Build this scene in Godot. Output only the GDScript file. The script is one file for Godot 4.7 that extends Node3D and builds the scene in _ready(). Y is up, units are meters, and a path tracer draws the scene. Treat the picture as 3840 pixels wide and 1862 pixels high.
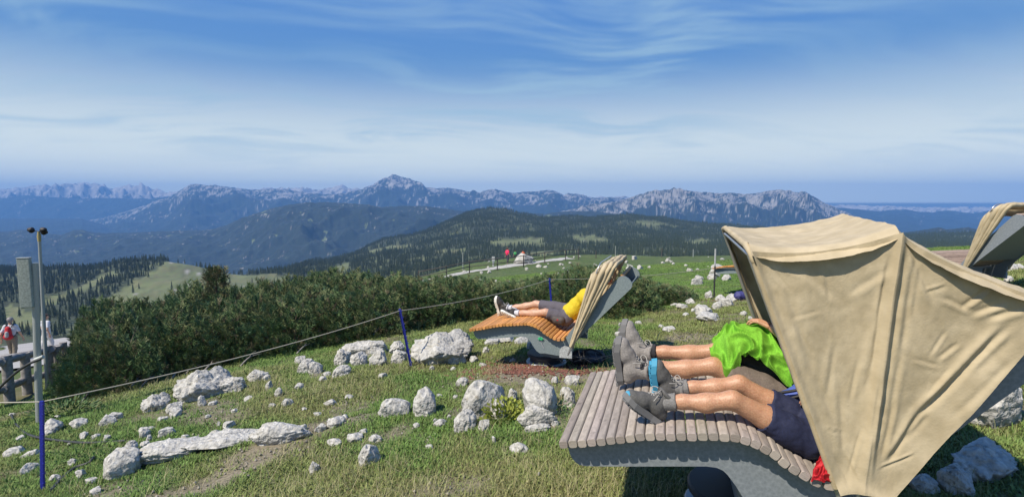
extends Node3D
# Alpine summit meadow with swivel loungers. Photo pixels (3840 x 1862) are turned into directions by ray(); distances
# come from the ground, the lounger planes or the usual size of things.

const EYE := 1.8
const FPX := 2000.0
const CX := 1920.0
const CY := 931.0
const PITCH := 0.0852935  # atan((931 - 760) / 2000): the horizon lies at row 760
const UPV := Vector3(0, 1, 0)

var rng := RandomNumberGenerator.new()
var nz := FastNoiseLite.new()      # smooth noise, frequency 1
var ridged := FastNoiseLite.new()  # ridged noise, frequency 1
var cells := FastNoiseLite.new()
var soft := FastNoiseLite.new()   # one octave
var used := {}
var M := {}

func _ready() -> void:
	rng.seed = 4711
	nz.seed = 11
	nz.frequency = 1.0
	nz.noise_type = FastNoiseLite.TYPE_SIMPLEX_SMOOTH
	nz.fractal_octaves = 3
	ridged.seed = 5
	ridged.frequency = 1.0
	ridged.noise_type = FastNoiseLite.TYPE_SIMPLEX_SMOOTH
	ridged.fractal_type = FastNoiseLite.FRACTAL_RIDGED
	ridged.fractal_octaves = 4
	soft.seed = 17
	soft.frequency = 1.0
	soft.noise_type = FastNoiseLite.TYPE_SIMPLEX_SMOOTH
	soft.fractal_type = FastNoiseLite.FRACTAL_NONE
	cells.seed = 3
	cells.frequency = 1.0
	cells.noise_type = FastNoiseLite.TYPE_CELLULAR
	cells.cellular_return_type = FastNoiseLite.RETURN_DISTANCE2_SUB
	make_camera_and_light()
	make_materials()
	make_ground()
	make_mountains()
	make_valley()
	make_rocks()
	make_shrubs()
	make_loungers()
	make_people()
	make_fences()
	make_small_things()
	make_grass()

# ------------------------------------------------------------------ camera, sky, sun, air
func make_camera_and_light() -> void:
	var cam := Camera3D.new()
	cam.name = "camera"
	cam.position = Vector3(0, EYE, 0)
	cam.rotation.x = -PITCH
	cam.fov = rad_to_deg(2.0 * atan(CY / FPX))
	cam.near = 0.05
	cam.far = 90000.0
	add_child(cam)
	var sun := DirectionalLight3D.new()
	sun.name = "sun"
	sun.light_energy = 1.6
	sun.light_color = Color(1.0, 0.955, 0.88)
	sun.light_angular_distance = 0.55
	sun.shadow_enabled = true
	add_child(sun)
	sun.look_at_from_position(Vector3(-0.50, 0.79, 0.36) * 10.0, Vector3.ZERO, UPV)
	var env := Environment.new()
	env.background_mode = Environment.BG_SKY
	env.tonemap_mode = Environment.TONE_MAPPER_LINEAR
	env.tonemap_exposure = 1.32
	env.sdfgi_enabled = true
	env.ssao_enabled = true
	env.ssil_enabled = true
	var sky := Sky.new()
	var sm := PanoramaSkyMaterial.new()
	sm.panorama = ImageTexture.create_from_image(sky_image())
	sm.energy_multiplier = 0.82
	sky.sky_material = sm
	env.sky = sky
	env.background_energy_multiplier = 1.0
	env.fog_enabled = true
	env.fog_density = 0.000088
	env.fog_light_color = Color(0.46, 0.705, 1.0)
	var we := WorldEnvironment.new()
	we.name = "world"
	we.environment = env
	add_child(we)

func sky_image() -> Image:
	# clear sky with thin cirrus drawn out in streaks; the same all round, mirrored into the ground half
	var w := 3072
	var h := 1536
	var st := FastNoiseLite.new()
	st.seed = 21
	st.noise_type = FastNoiseLite.TYPE_SIMPLEX_SMOOTH
	st.frequency = 1.0
	st.fractal_octaves = 5
	st.fractal_gain = 0.55
	var warp := FastNoiseLite.new()
	warp.seed = 8
	warp.noise_type = FastNoiseLite.TYPE_SIMPLEX_SMOOTH
	warp.frequency = 1.0
	warp.fractal_octaves = 2
	var bytes := PackedByteArray()
	bytes.resize(w * h * 3)
	var top := Color(0.27, 0.49, 0.79).srgb_to_linear()
	var mid := Color(0.385, 0.575, 0.785).srgb_to_linear()
	var low := Color(0.93, 0.965, 0.93).srgb_to_linear()
	var white := Color(0.63, 0.76, 0.845).srgb_to_linear()
	var ground := Color(0.45, 0.5, 0.52).srgb_to_linear()
	for j in h:
		var el := (0.5 - (j + 0.5) / h) * PI
		if el < -0.06:
			for i in w:
				var o0 := (j * w + i) * 3
				bytes[o0] = 108; bytes[o0 + 1] = 122; bytes[o0 + 2] = 132
			continue
		var deg := rad_to_deg(el)
		var base := low.lerp(mid, smoothstep(3.5, 15.0, deg)).lerp(top, smoothstep(11.0, 24.0, deg))
		for i in w:
			var az := (i + 0.5) / w * TAU
			# a flat layer of cloud overhead: its plane coordinates, drawn out along one wind direction
			var k := 1.0 / maxf(sin(maxf(el, 0.0)) + 0.09, 0.05)
			var dx := sin(az) * cos(el) * k
			var dy := cos(az) * cos(el) * k
			var wv := warp.get_noise_2d(dx * 0.5, dy * 0.5) * 0.8
			var n := st.get_noise_3d((dx * 0.42 + dy * 0.12) * 0.8 + wv * 0.5, (dy - dx * 0.18) * 1.5 + wv, 3.3)
			var n2 := st.get_noise_3d((dx * 0.9 + dy * 0.25) * 1.6 + 7.0, (dy - dx * 0.12) * 6.5 + wv * 1.5, 9.1)
			var patch := smoothstep(-0.35, 0.45, warp.get_noise_2d(dx * 0.33 + 4.0, dy * 0.36 - 2.0))
			var a := smoothstep(-0.3, 0.5, n + n2 * 0.3) * 0.7 * (0.25 + 0.75 * patch) * smoothstep(55.0, 14.0, deg) * smoothstep(1.0, 9.0, deg) + 0.04
			var c := base.lerp(white, clampf(a, 0.0, 0.8))
			c = c.linear_to_srgb()
			var o := (j * w + i) * 3
			bytes[o] = int(clampf(c.r * 255.0, 0, 255)); bytes[o + 1] = int(clampf(c.g * 255.0, 0, 255)); bytes[o + 2] = int(clampf(c.b * 255.0, 0, 255))
	return Image.create_from_data(w, h, false, Image.FORMAT_RGB8, bytes)

# ------------------------------------------------------------------ pixels to places
func ray(px: float, py: float) -> Vector3:
	return Vector3((px - CX) / FPX, (CY - py) / FPX, -1.0).rotated(Vector3.RIGHT, -PITCH)

func at(px: float, py: float, d: float) -> Vector3:
	var r := ray(px, py)
	return Vector3(0, EYE, 0) + r * (d / -r.z)

func gnd(px: float, py: float) -> Vector3:
	var r := ray(px, py)
	r /= -r.z
	var d := 1.2
	while d < 120.0:
		var y := EYE + r.y * d
		if y < gh(r.x * d, -d):
			break
		d *= 1.01
	return Vector3(r.x * d, gh(r.x * d, -d), -d)

func pix(p: Vector3) -> Vector2:
	var q := (p - Vector3(0, EYE, 0)).rotated(Vector3.RIGHT, PITCH)
	return Vector2(CX + FPX * q.x / -q.z, CY - FPX * q.y / -q.z)

func lin(pts: Array, x: float) -> float:
	# piecewise linear through [[x, y], ...]
	if x <= pts[0][0]:
		return pts[0][1]
	for i in range(1, pts.size()):
		if x <= pts[i][0]:
			return lerpf(pts[i - 1][1], pts[i][1], (x - pts[i - 1][0]) / (pts[i][0] - pts[i - 1][0]))
	return pts[pts.size() - 1][1]

# ------------------------------------------------------------------ naming
func numbered(called: String) -> String:
	var n: int = used.get(called, 0)
	used[called] = n + 1
	return called if n == 0 else "%s_%03d" % [called, n]

func thing(called: String, label: String, category: String, at_: Vector3, yaw := 0.0, group := "") -> Node3D:
	var o := Node3D.new()
	o.name = numbered(called)
	add_child(o)
	o.position = at_
	o.rotation.y = yaw
	tag(o, label, category, group)
	return o

func tag(o: Node, label: String, category: String, group := "") -> void:
	o.set_meta("label", label)
	o.set_meta("category", category)
	if group:
		o.set_meta("group", group)

func part(called: String, mesh: Mesh, m: Material, parent: Node3D, tr := Transform3D()) -> MeshInstance3D:
	var o := MeshInstance3D.new()
	o.name = called
	o.mesh = mesh
	o.material_override = m
	o.transform = tr
	parent.add_child(o, true)
	return o

func single(called: String, mesh: Mesh, m: Material, at_: Vector3, label: String, category: String, group := "") -> MeshInstance3D:
	var o := MeshInstance3D.new()
	o.name = numbered(called)
	o.mesh = mesh
	o.material_override = m
	o.position = at_
	add_child(o)
	if label:
		tag(o, label, category, group)
	return o

func setting(called: String, mesh: Mesh, m: Material, kind := "structure") -> MeshInstance3D:
	var o := single(called, mesh, m, Vector3.ZERO, "", "")
	o.set_meta("kind", kind)
	return o

# ------------------------------------------------------------------ mesh building
class MB:
	var v := PackedVector3Array()
	var n := PackedVector3Array()
	var c := PackedColorArray()
	var uv := PackedVector2Array()
	var ix := PackedInt32Array()
	func tri(a: int, b: int, d: int) -> void:
		ix.append(a); ix.append(b); ix.append(d)
	func quad(a: int, b: int, d: int, e: int) -> void:
		ix.append(a); ix.append(b); ix.append(d)
		ix.append(a); ix.append(d); ix.append(e)
	func flat(pts: Array, col := Color.WHITE) -> void:
		# a convex face with its own corners, so that its edges stay sharp
		var s := v.size()
		for p in pts:
			v.append(p)
			c.append(col)
			uv.append(Vector2.ZERO)
		for i in range(1, pts.size() - 1):
			tri(s, s + i, s + i + 1)
	func grid(nu: int, nv: int, s: int) -> void:
		for i in nu - 1:
			for j in nv - 1:
				var a := s + i * nv + j
				quad(a, a + 1, a + nv + 1, a + nv)
	func tube(pts: Array, rad: Array, sides := 6, col := Color.WHITE, caps := true, squash := 1.0) -> void:
		var s := v.size()
		var m := pts.size()
		var side := Vector3.ZERO
		for i in m:
			var t: Vector3 = (pts[mini(i + 1, m - 1)] - pts[maxi(i - 1, 0)])
			t = t.normalized() if t.length() > 1e-7 else Vector3.UP
			if side == Vector3.ZERO:
				side = t.cross(Vector3.UP if absf(t.y) < 0.9 else Vector3.RIGHT).normalized()
			side = (side - t * side.dot(t)).normalized()
			var up := side.cross(t)
			var r: float = rad[mini(i, rad.size() - 1)]
			for k in sides:
				var a := TAU * k / sides
				v.append(pts[i] + side * cos(a) * r + up * sin(a) * r * squash)
				c.append(col)
				uv.append(Vector2(float(k) / sides, i))
		for i in m - 1:
			for k in sides:
				var k2 := (k + 1) % sides
				quad(s + i * sides + k, s + i * sides + k2, s + (i + 1) * sides + k2, s + (i + 1) * sides + k)
		if caps:
			for e in [0, m - 1]:
				var ring := []
				for k in sides:
					ring.append(v[s + e * sides + (k if e else sides - 1 - k)])
				flat(ring, col)
	func box(tr: Transform3D, size: Vector3, col := Color.WHITE, bev := 0.0) -> void:
		var h := size * 0.5
		if bev <= 0.0:
			for ax in 3:
				for sg in [-1.0, 1.0]:
					var a := Vector3.ZERO; a[ax] = h[ax] * sg
					var b := Vector3.ZERO; b[(ax + 1) % 3] = h[(ax + 1) % 3]
					var d := Vector3.ZERO; d[(ax + 2) % 3] = h[(ax + 2) % 3]
					var q := [tr * (a - b - d), tr * (a - b + d), tr * (a + b + d), tr * (a + b - d)]
					if sg < 0:
						q.reverse()
					flat(q, col)
		else:
			# bevelled: a rounded box from a cube of 3 x 3 x 3 shells
			for ax in 3:
				for sg in [-1.0, 1.0]:
					var s := v.size()
					var xs := [-1.0, -0.999, 0.999, 1.0]
					for i in 4:
						for j in 4:
							var p := Vector3.ZERO
							p[ax] = h[ax] * sg
							var i1 := (ax + 1) % 3
							var i2 := (ax + 2) % 3
							p[i1] = [-h[i1], -h[i1] + bev, h[i1] - bev, h[i1]][i]
							p[i2] = [-h[i2], -h[i2] + bev, h[i2] - bev, h[i2]][j]
							var core := Vector3(clampf(p.x, -h.x + bev, h.x - bev), clampf(p.y, -h.y + bev, h.y - bev), clampf(p.z, -h.z + bev, h.z - bev))
							var dd := p - core
							if dd.length() > 1e-6:
								p = core + dd.normalized() * bev
							v.append(tr * p); c.append(col); uv.append(Vector2(p[i1], p[i2]))
					for i in 3:
						for j in 3:
							var a := s + i * 4 + j
							if sg > 0:
								quad(a, a + 1, a + 5, a + 4)
							else:
								quad(a, a + 4, a + 5, a + 1)
	func extrude(poly: PackedVector2Array, z0: float, z1: float, col := Color.WHITE) -> void:
		# outline in x, y; thickness along z
		var t := Geometry2D.triangulate_polygon(poly)
		for z in [z0, z1]:
			var s := v.size()
			for p in poly:
				v.append(Vector3(p.x, p.y, z)); c.append(col); uv.append(p)
			for i in range(0, t.size(), 3):
				if (z == z1) == (z1 > z0):
					tri(s + t[i], s + t[i + 2], s + t[i + 1])
				else:
					tri(s + t[i], s + t[i + 1], s + t[i + 2])
		for i in poly.size():
			var a := poly[i]
			var b := poly[(i + 1) % poly.size()]
			flat([Vector3(a.x, a.y, z0), Vector3(b.x, b.y, z0), Vector3(b.x, b.y, z1), Vector3(a.x, a.y, z1)], col)
	func mesh() -> ArrayMesh:
		n.resize(v.size())
		n.fill(Vector3.ZERO)
		for i in range(0, ix.size(), 3):
			var a := v[ix[i]]
			var f := (v[ix[i + 2]] - a).cross(v[ix[i + 1]] - a)
			n[ix[i]] += f; n[ix[i + 1]] += f; n[ix[i + 2]] += f
		for i in n.size():
			n[i] = n[i].normalized() if n[i].length_squared() > 1e-30 else Vector3.UP
		var arr := []
		arr.resize(Mesh.ARRAY_MAX)
		arr[Mesh.ARRAY_VERTEX] = v
		arr[Mesh.ARRAY_NORMAL] = n
		if c.size() == v.size():
			arr[Mesh.ARRAY_COLOR] = c
		if uv.size() == v.size():
			arr[Mesh.ARRAY_TEX_UV] = uv
		arr[Mesh.ARRAY_INDEX] = ix
		var am := ArrayMesh.new()
		am.add_surface_from_arrays(Mesh.PRIMITIVE_TRIANGLES, arr)
		return am

func curve(pts: Array, steps := 6) -> Array:
	# a smooth line through points (Catmull-Rom)
	var out := []
	for i in pts.size() - 1:
		var p0: Vector3 = pts[maxi(i - 1, 0)]
		var p3: Vector3 = pts[mini(i + 2, pts.size() - 1)]
		for k in steps:
			out.append((pts[i] as Vector3).cubic_interpolate(pts[i + 1], p0, p3, float(k) / steps))
	out.append(pts[pts.size() - 1])
	return out

func sdf_mesh(bones: Array, cell: float, k: float, wrinkle := 0.0, wfreq := 10.0) -> ArrayMesh:
	# tapered capsules [a, b, ra, rb, flat_a, flat_b] joined by a smooth minimum and meshed as surface nets
	var lo := Vector3.INF
	var hi := -Vector3.INF
	for b in bones:
		var r: float = maxf(b[2], b[3]) + cell * 3 + k
		for p in [b[0], b[1]]:
			lo = lo.min(p - Vector3.ONE * r)
			hi = hi.max(p + Vector3.ONE * r)
	var nx := int((hi.x - lo.x) / cell) + 2
	var ny := int((hi.y - lo.y) / cell) + 2
	var nzz := int((hi.z - lo.z) / cell) + 2
	var g := PackedFloat32Array()
	g.resize(nx * ny * nzz)
	g.fill(1.0)
	for b in bones:
		var a: Vector3 = b[0]
		var e: Vector3 = b[1]
		var ra: float = b[2]
		var rb: float = b[3]
		var fa: bool = b.size() > 4 and b[4]
		var fb: bool = b.size() > 5 and b[5]
		var r: float = maxf(ra, rb) + cell * 2.5 + k
		var l := ((a.min(e) - Vector3.ONE * r - lo) / cell).floor()
		var u := ((a.max(e) + Vector3.ONE * r - lo) / cell).ceil()
		var ab := e - a
		var l2 := maxf(ab.length_squared(), 1e-9)
		var axis := ab / sqrt(l2)
		for x in range(maxi(0, int(l.x)), mini(nx, int(u.x) + 1)):
			for y in range(maxi(0, int(l.y)), mini(ny, int(u.y) + 1)):
				var o := (x * ny + y) * nzz
				for z in range(maxi(0, int(l.z)), mini(nzz, int(u.z) + 1)):
					var p := lo + Vector3(x, y, z) * cell
					var ap := p - a
					var t := clampf(ap.dot(ab) / l2, 0.0, 1.0)
					var d := (ap - ab * t).length() - lerpf(ra, rb, t)
					if fa:
						d = maxf(d, -ap.dot(axis))
					if fb:
						d = maxf(d, (p - e).dot(axis))
					var q := g[o + z]
					if k > 0.0 and q < 0.9:
						var hh := clampf(0.5 + 0.5 * (q - d) / k, 0.0, 1.0)
						g[o + z] = lerpf(q, d, hh) - k * hh * (1.0 - hh)
					else:
						g[o + z] = minf(q, d)
	var mb := MB.new()
	var id := PackedInt32Array()
	id.resize(nx * ny * nzz)
	id.fill(-1)
	var sx := ny * nzz
	for x in nx - 1:
		for y in ny - 1:
			var o := (x * ny + y) * nzz
			for z in nzz - 1:
				var q := o + z
				var g0 := g[q]
				if g0 > cell * 4.0 or g0 < -cell * 4.0:
					continue
				var vals := [g0, g[q + 1], g[q + nzz], g[q + nzz + 1], g[q + sx], g[q + sx + 1], g[q + sx + nzz], g[q + sx + nzz + 1]]
				var neg := 0
				for w in vals:
					if w < 0.0:
						neg += 1
				if neg == 0 or neg == 8:
					continue
				var sum := Vector3.ZERO
				var cnt := 0
				for e2 in EDGES:
					var v0: float = vals[e2[0]]
					var v1: float = vals[e2[1]]
					if (v0 < 0.0) != (v1 < 0.0):
						sum += (CORNERS[e2[0]] as Vector3).lerp(CORNERS[e2[1]], v0 / (v0 - v1))
						cnt += 1
				var p := lo + (Vector3(x, y, z) + sum / cnt) * cell
				id[q] = mb.v.size()
				mb.v.append(p)
	for x in range(1, nx - 1):
		for y in range(1, ny - 1):
			var o := (x * ny + y) * nzz
			for z in range(1, nzz - 1):
				var q := o + z
				var g0 := g[q]
				if g0 > cell * 2.0 or g0 < -cell * 2.0:
					continue
				var s0 := g0 < 0.0
				if s0 != (g[q + sx] < 0.0):
					net_quad(mb, id[q], id[q - nzz], id[q - nzz - 1], id[q - 1], not s0)
				if s0 != (g[q + nzz] < 0.0):
					net_quad(mb, id[q], id[q - sx], id[q - sx - 1], id[q - 1], s0)
				if s0 != (g[q + 1] < 0.0):
					net_quad(mb, id[q], id[q - sx], id[q - sx - nzz], id[q - nzz], not s0)
	if wrinkle > 0.0:
		var m0 := mb.mesh()
		var nn: PackedVector3Array = m0.surface_get_arrays(0)[Mesh.ARRAY_NORMAL]
		for i in mb.v.size():
			var p := mb.v[i]
			mb.v[i] = p + nn[i] * wrinkle * (ridged.get_noise_3d(p.x * wfreq, p.y * wfreq, p.z * wfreq) * 0.8 + nz.get_noise_3d(p.x * wfreq * 0.5, p.y * wfreq * 0.5, p.z * wfreq * 0.5))
	return mb.mesh()

const CORNERS := [Vector3(0, 0, 0), Vector3(0, 0, 1), Vector3(0, 1, 0), Vector3(0, 1, 1), Vector3(1, 0, 0), Vector3(1, 0, 1), Vector3(1, 1, 0), Vector3(1, 1, 1)]
const EDGES := [[0, 1], [2, 3], [4, 5], [6, 7], [0, 2], [1, 3], [4, 6], [5, 7], [0, 4], [1, 5], [2, 6], [3, 7]]

func net_quad(mb: MB, a: int, b: int, c: int, d: int, flip: bool) -> void:
	if a < 0 or b < 0 or c < 0 or d < 0:
		return
	if flip:
		mb.quad(a, d, c, b)
	else:
		mb.quad(a, b, c, d)

# ------------------------------------------------------------------ materials
func tex(freq: float, oct: int, dark: Color, light: Color, size := 512, seed_ := 1, kind := FastNoiseLite.TYPE_SIMPLEX_SMOOTH, normal := false, strength := 6.0) -> NoiseTexture2D:
	var n := FastNoiseLite.new()
	n.seed = seed_
	n.frequency = freq
	n.noise_type = kind
	n.fractal_octaves = oct
	var t := NoiseTexture2D.new()
	t.width = size
	t.height = size
	t.seamless = true
	t.noise = n
	if normal:
		t.as_normal_map = true
		t.bump_strength = strength
	else:
		var g := Gradient.new()
		g.set_color(0, dark)
		g.set_color(1, light)
		t.color_ramp = g
	return t

func mat(col: Color, rough := 0.8, opts := {}) -> StandardMaterial3D:
	# col is a linear base colour
	var m := StandardMaterial3D.new()
	m.albedo_color = col.linear_to_srgb()
	m.roughness = rough
	m.cull_mode = BaseMaterial3D.CULL_DISABLED
	for k in opts:
		m.set(k, opts[k])
	if opts.has("normal_texture"):
		m.normal_enabled = true
	return m

func tri_tex(t: Texture2D, scale: float, world := false) -> Dictionary:
	return {"albedo_texture": t, "uv1_triplanar": true, "uv1_world_triplanar": world, "uv1_scale": Vector3.ONE * scale}

func vcol(rough := 0.85, opts := {}) -> StandardMaterial3D:
	var m := mat(Color.WHITE, rough, opts)
	m.vertex_color_use_as_albedo = true
	return m

func make_materials() -> void:
	var grain := tex(0.02, 4, Color(0.72, 0.72, 0.72), Color(1, 1, 1), 512, 3)
	var coarse := tex(0.012, 5, Color(0.62, 0.6, 0.58), Color(1, 1, 1), 512, 9)
	M.turf = vcol(0.95, tri_tex(tex(0.05, 4, Color(0.6, 0.6, 0.57), Color(1.0, 1.0, 0.96), 512, 7), 0.9, true))
	M.land = vcol(0.95)
	M.rockface = vcol(0.95)
	var lime := tri_tex(tex(0.03, 5, Color(0.66, 0.66, 0.65), Color(1, 1, 0.99), 512, 14), 1.1, true)
	lime["normal_texture"] = tex(0.03, 5, Color.BLACK, Color.WHITE, 512, 15, FastNoiseLite.TYPE_SIMPLEX_SMOOTH, true, 13.0)
	lime["normal_scale"] = 1.0
	M.lime = vcol(0.9, lime)
	M.needles = vcol(0.7, {"backlight": Color(0.25, 0.3, 0.12)})
	M.bark = mat(Color(0.16, 0.125, 0.1), 0.9, tri_tex(coarse, 3.0))
	M.deadwood = mat(Color(0.36, 0.34, 0.32), 0.85, tri_tex(coarse, 4.0))
	M.grass = vcol(0.75, {"backlight": Color(0.4, 0.42, 0.2)})
	# weathered and fresh slats
	M.slat_grey = []
	M.slat_orange = []
	M.slat_pale = []
	var wood := wood_texture()
	for i in 5:
		var k := 0.78 + 0.09 * i
		var o := {"albedo_texture": wood, "uv1_scale": Vector3(1, 1, 1), "uv1_offset": Vector3(0.19 * i, 0.23 * i, 0)}
		M.slat_grey.append(mat(Color(0.44 * k, 0.39 * k + 0.008 * (i % 3), 0.35 * k + 0.012 * (i % 2)), 0.85, o))
		M.slat_orange.append(mat(Color(0.74 * k, 0.36 * k, 0.10 * k + 0.015 * (i % 3)), 0.6, o))
		M.slat_pale.append(mat(Color(0.46 * k, 0.36 * k, 0.30 * k), 0.8, o))
	var zinc := tex(0.03, 3, Color(0.8, 0.81, 0.82), Color(1, 1, 1), 512, 31, FastNoiseLite.TYPE_CELLULAR)
	M.steel = mat(Color(0.27, 0.30, 0.325), 0.55, tri_tex(zinc, 3.0).merged({"metallic": 0.15}))
	M.steel_green = mat(Color(0.26, 0.315, 0.325), 0.55, tri_tex(zinc, 3.0).merged({"metallic": 0.15}))
	M.cover = mat(Color(0.52, 0.55, 0.55), 0.6, tri_tex(grain, 3.0))
	M.rubber = mat(Color(0.03, 0.034, 0.045), 0.5)
	M.zinc_ring = mat(Color(0.42, 0.46, 0.5), 0.45, {"metallic": 0.4})
	var cloth_n := tex(0.25, 2, Color.BLACK, Color.WHITE, 256, 41, FastNoiseLite.TYPE_SIMPLEX_SMOOTH, true, 3.0)
	M.canvas = mat(Color(0.505, 0.425, 0.285), 0.8, tri_tex(tex(0.01, 4, Color(0.84, 0.83, 0.80), Color(1, 1, 1), 512, 44), 1.3).merged({"normal_texture": cloth_n, "normal_scale": 0.08, "backlight": Color(0.16, 0.14, 0.1)}))
	M.hoop = mat(Color(0.5, 0.5, 0.5), 0.35, {"metallic": 0.8})
	M.gravel = vcol(0.95, tri_tex(tex(0.09, 4, Color(0.7, 0.7, 0.7), Color(1, 1, 1), 512, 51), 0.8, true))
	M.log = mat(Color(0.42, 0.405, 0.395), 0.85, tri_tex(coarse, 2.0))
	M.log_dark = mat(Color(0.13, 0.12, 0.12), 0.85, tri_tex(coarse, 2.0))
	M.blue_post = mat(Color(0.02, 0.03, 0.36), 0.45, tri_tex(grain, 6.0))
	M.rope = mat(Color(0.36, 0.34, 0.28), 0.9)
	M.galv = mat(Color(0.44, 0.47, 0.45), 0.45, tri_tex(zinc, 5.0).merged({"metallic": 0.3}))
	M.box = mat(Color(0.36, 0.41, 0.37), 0.6, tri_tex(grain, 3.0))
	M.black = mat(Color(0.015, 0.015, 0.018), 0.6)
	M.cable = mat(Color(0.03, 0.033, 0.035), 0.6)

func wood_texture() -> ImageTexture:
	var w := 512
	var h := 128
	var im := Image.create(w, h, false, Image.FORMAT_RGB8)
	for y in h:
		for x in w:
			var g := nz.get_noise_2d(x * 0.012, y * 0.22) * 0.5 + nz.get_noise_2d(x * 0.05 + 40.0, y * 0.8) * 0.35
			var knot := nz.get_noise_2d(x * 0.03 + 90.0, y * 0.05 + 7.0)
			var k := 0.86 + g * 0.22 - maxf(knot - 0.45, 0.0) * 0.5
			im.set_pixel(x, y, Color(k, k * 0.985, k * 0.97))
	return ImageTexture.create_from_image(im)

# ------------------------------------------------------------------ the summit meadow
const CTRL := [[0, 0, -1.8], [0, -12, -1.5], [1.5, 3, -1.87], [3.5, 2.2, -1.62], [-4.48, 5.07, -2.76], [-1.47, 7.73, -2.42], [0.58, 7.93, -2.45], [6.6, 14.2, -2.42], [8.0, 9.8, -1.61], [13, 9, -1.1],
	[-8, 9, -3.45], [-6.5, 7.3, -3.08], [-19.61, 20.5, -6.22], [-27.06, 29, -8.03], [-20.57, 24, -6.71], [-25.56, 31, -7.83], [-24.93, 22, -6.38], [-13.6, 15, -4.9], [-10, 14, -4.3], [0, 15, -3.1], [0, 24, -4.0], [10, 24, -3.2], [-11.26, 62, -9.48], [-7.65, 66, -9.15], [-4.23, 70, -8.99], [-0.73, 73, -8.82], [5.1, 78, -8.64], [9.48, 82, -8.62], [-2.18, 36, -5.25], [1.37, 34, -4.61], [6.76, 48, -5.53], [14.96, 62, -6.36], [16.9, 58, -5.9], [19.29, 48, -4.81], [-10.52, 40, -7.05], [40, 40, -3.0], [70, 50, -2.5],
	[-34, 46, -15], [-25, 70, -24], [20, 95, -14], [60, 100, -13], [0, 115, -20], [-45, 10, -10], [-10, -8, -2.4], [20, -8, 0.6], [45, 5, 2.0], [-60, 90, -40]]
var tps_w: Array = []
var gcache := PackedFloat32Array()
const GX0 := -70.0
const GD0 := -20.0
const GS := 0.6
const GNX := 260
const GND := 240

func solve_tps() -> void:
	var n := CTRL.size()
	var m := n + 3
	var a := []
	for i in m:
		var row := PackedFloat64Array()
		row.resize(m + 1)
		a.append(row)
	for i in n:
		for j in n:
			var r2: float = (CTRL[i][0] - CTRL[j][0]) ** 2 + (CTRL[i][1] - CTRL[j][1]) ** 2
			a[i][j] = 0.5 * r2 * log(r2) if r2 > 0.0 else 0.0
		a[i][i] += 0.6
		a[i][n] = 1.0; a[i][n + 1] = CTRL[i][0]; a[i][n + 2] = CTRL[i][1]
		a[n][i] = 1.0; a[n + 1][i] = CTRL[i][0]; a[n + 2][i] = CTRL[i][1]
		a[i][m] = CTRL[i][2]
	for c in m:
		var p := c
		for r in range(c, m):
			if absf(a[r][c]) > absf(a[p][c]):
				p = r
		var t = a[c]; a[c] = a[p]; a[p] = t
		for r in m:
			if r != c and a[r][c] != 0.0:
				var f: float = a[r][c] / a[c][c]
				for k in range(c, m + 1):
					a[r][k] -= f * a[c][k]
	tps_w = []
	for i in m:
		tps_w.append(a[i][m] / a[i][i])

func tps(x: float, d: float) -> float:
	var n := CTRL.size()
	var s: float = tps_w[n] + tps_w[n + 1] * x + tps_w[n + 2] * d
	for i in n:
		var r2: float = (x - CTRL[i][0]) ** 2 + (d - CTRL[i][1]) ** 2
		if r2 > 1e-9:
			s += tps_w[i] * 0.5 * r2 * log(r2)
	return s

func gh(x: float, z: float) -> float:
	# height of the meadow at x, z
	var fx := clampf((x - GX0) / GS, 0.0, GNX - 1.001)
	var fd := clampf((-z - GD0) / GS, 0.0, GND - 1.001)
	var i := int(fx)
	var j := int(fd)
	var u := fx - i
	var v := fd - j
	var o := i * GND + j
	var s := lerpf(lerpf(gcache[o], gcache[o + GND], u), lerpf(gcache[o + 1], gcache[o + GND + 1], u), v)
	return EYE + s + nz.get_noise_2d(x * 0.9, z * 0.9) * 0.045 + nz.get_noise_2d(x * 0.23 + 50.0, z * 0.23) * 0.07

func lush_zone(x: float, z: float) -> bool:
	# the grazed pasture that begins behind the thicket: another, greener sward with a ragged edge
	return z + nz.get_noise_2d(x * 0.12, z * 0.12) * 9.0 + nz.get_noise_2d(x * 0.7, z * 0.7) * 3.0 < -16.0 - x * 0.25

func turf_tone(x: float, z: float) -> Vector3:
	# shares of lush green, dry straw and bare soil
	var n1 := nz.get_noise_2d(x * 0.32, z * 0.32)
	var n2 := nz.get_noise_2d(x * 1.3 + 30.0, z * 1.3)
	var d := -z
	var green := smoothstep(-0.25, 0.35, n1 + n2 * 0.3 + (0.35 if lush_zone(x, z) else 0.0) - 0.5 * exp(-((x - 0.2) ** 2 * 0.35 + (d - 3.4) ** 2 * 0.5)))
	var soil := smoothstep(0.18, 0.5, nz.get_noise_2d(x * 0.6 + 80.0, z * 0.6 - 20.0) + n2 * 0.25)
	# trodden earth round the swivel base of the second lounger and the gravelly slab on the left
	soil = maxf(soil * 0.75, smoothstep(1.25, 0.5, Vector2((x - 0.5) * 0.75, d - 7.1).length() + n2 * 0.35))
	soil = maxf(soil, smoothstep(1.0, 0.4, Vector2((x - 5.6) * 0.6, d - 12.6).length() + n2 * 0.3) * 0.9)
	soil = maxf(soil, smoothstep(0.4, 0.12, absf((x + 2.75) * 0.75 - (d - 4.6) * 0.6 + n2 * 0.3) + maxf(0.0, absf(d - 4.9) - 0.7)))
	return Vector3(green, 1.0 - green, soil)

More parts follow.
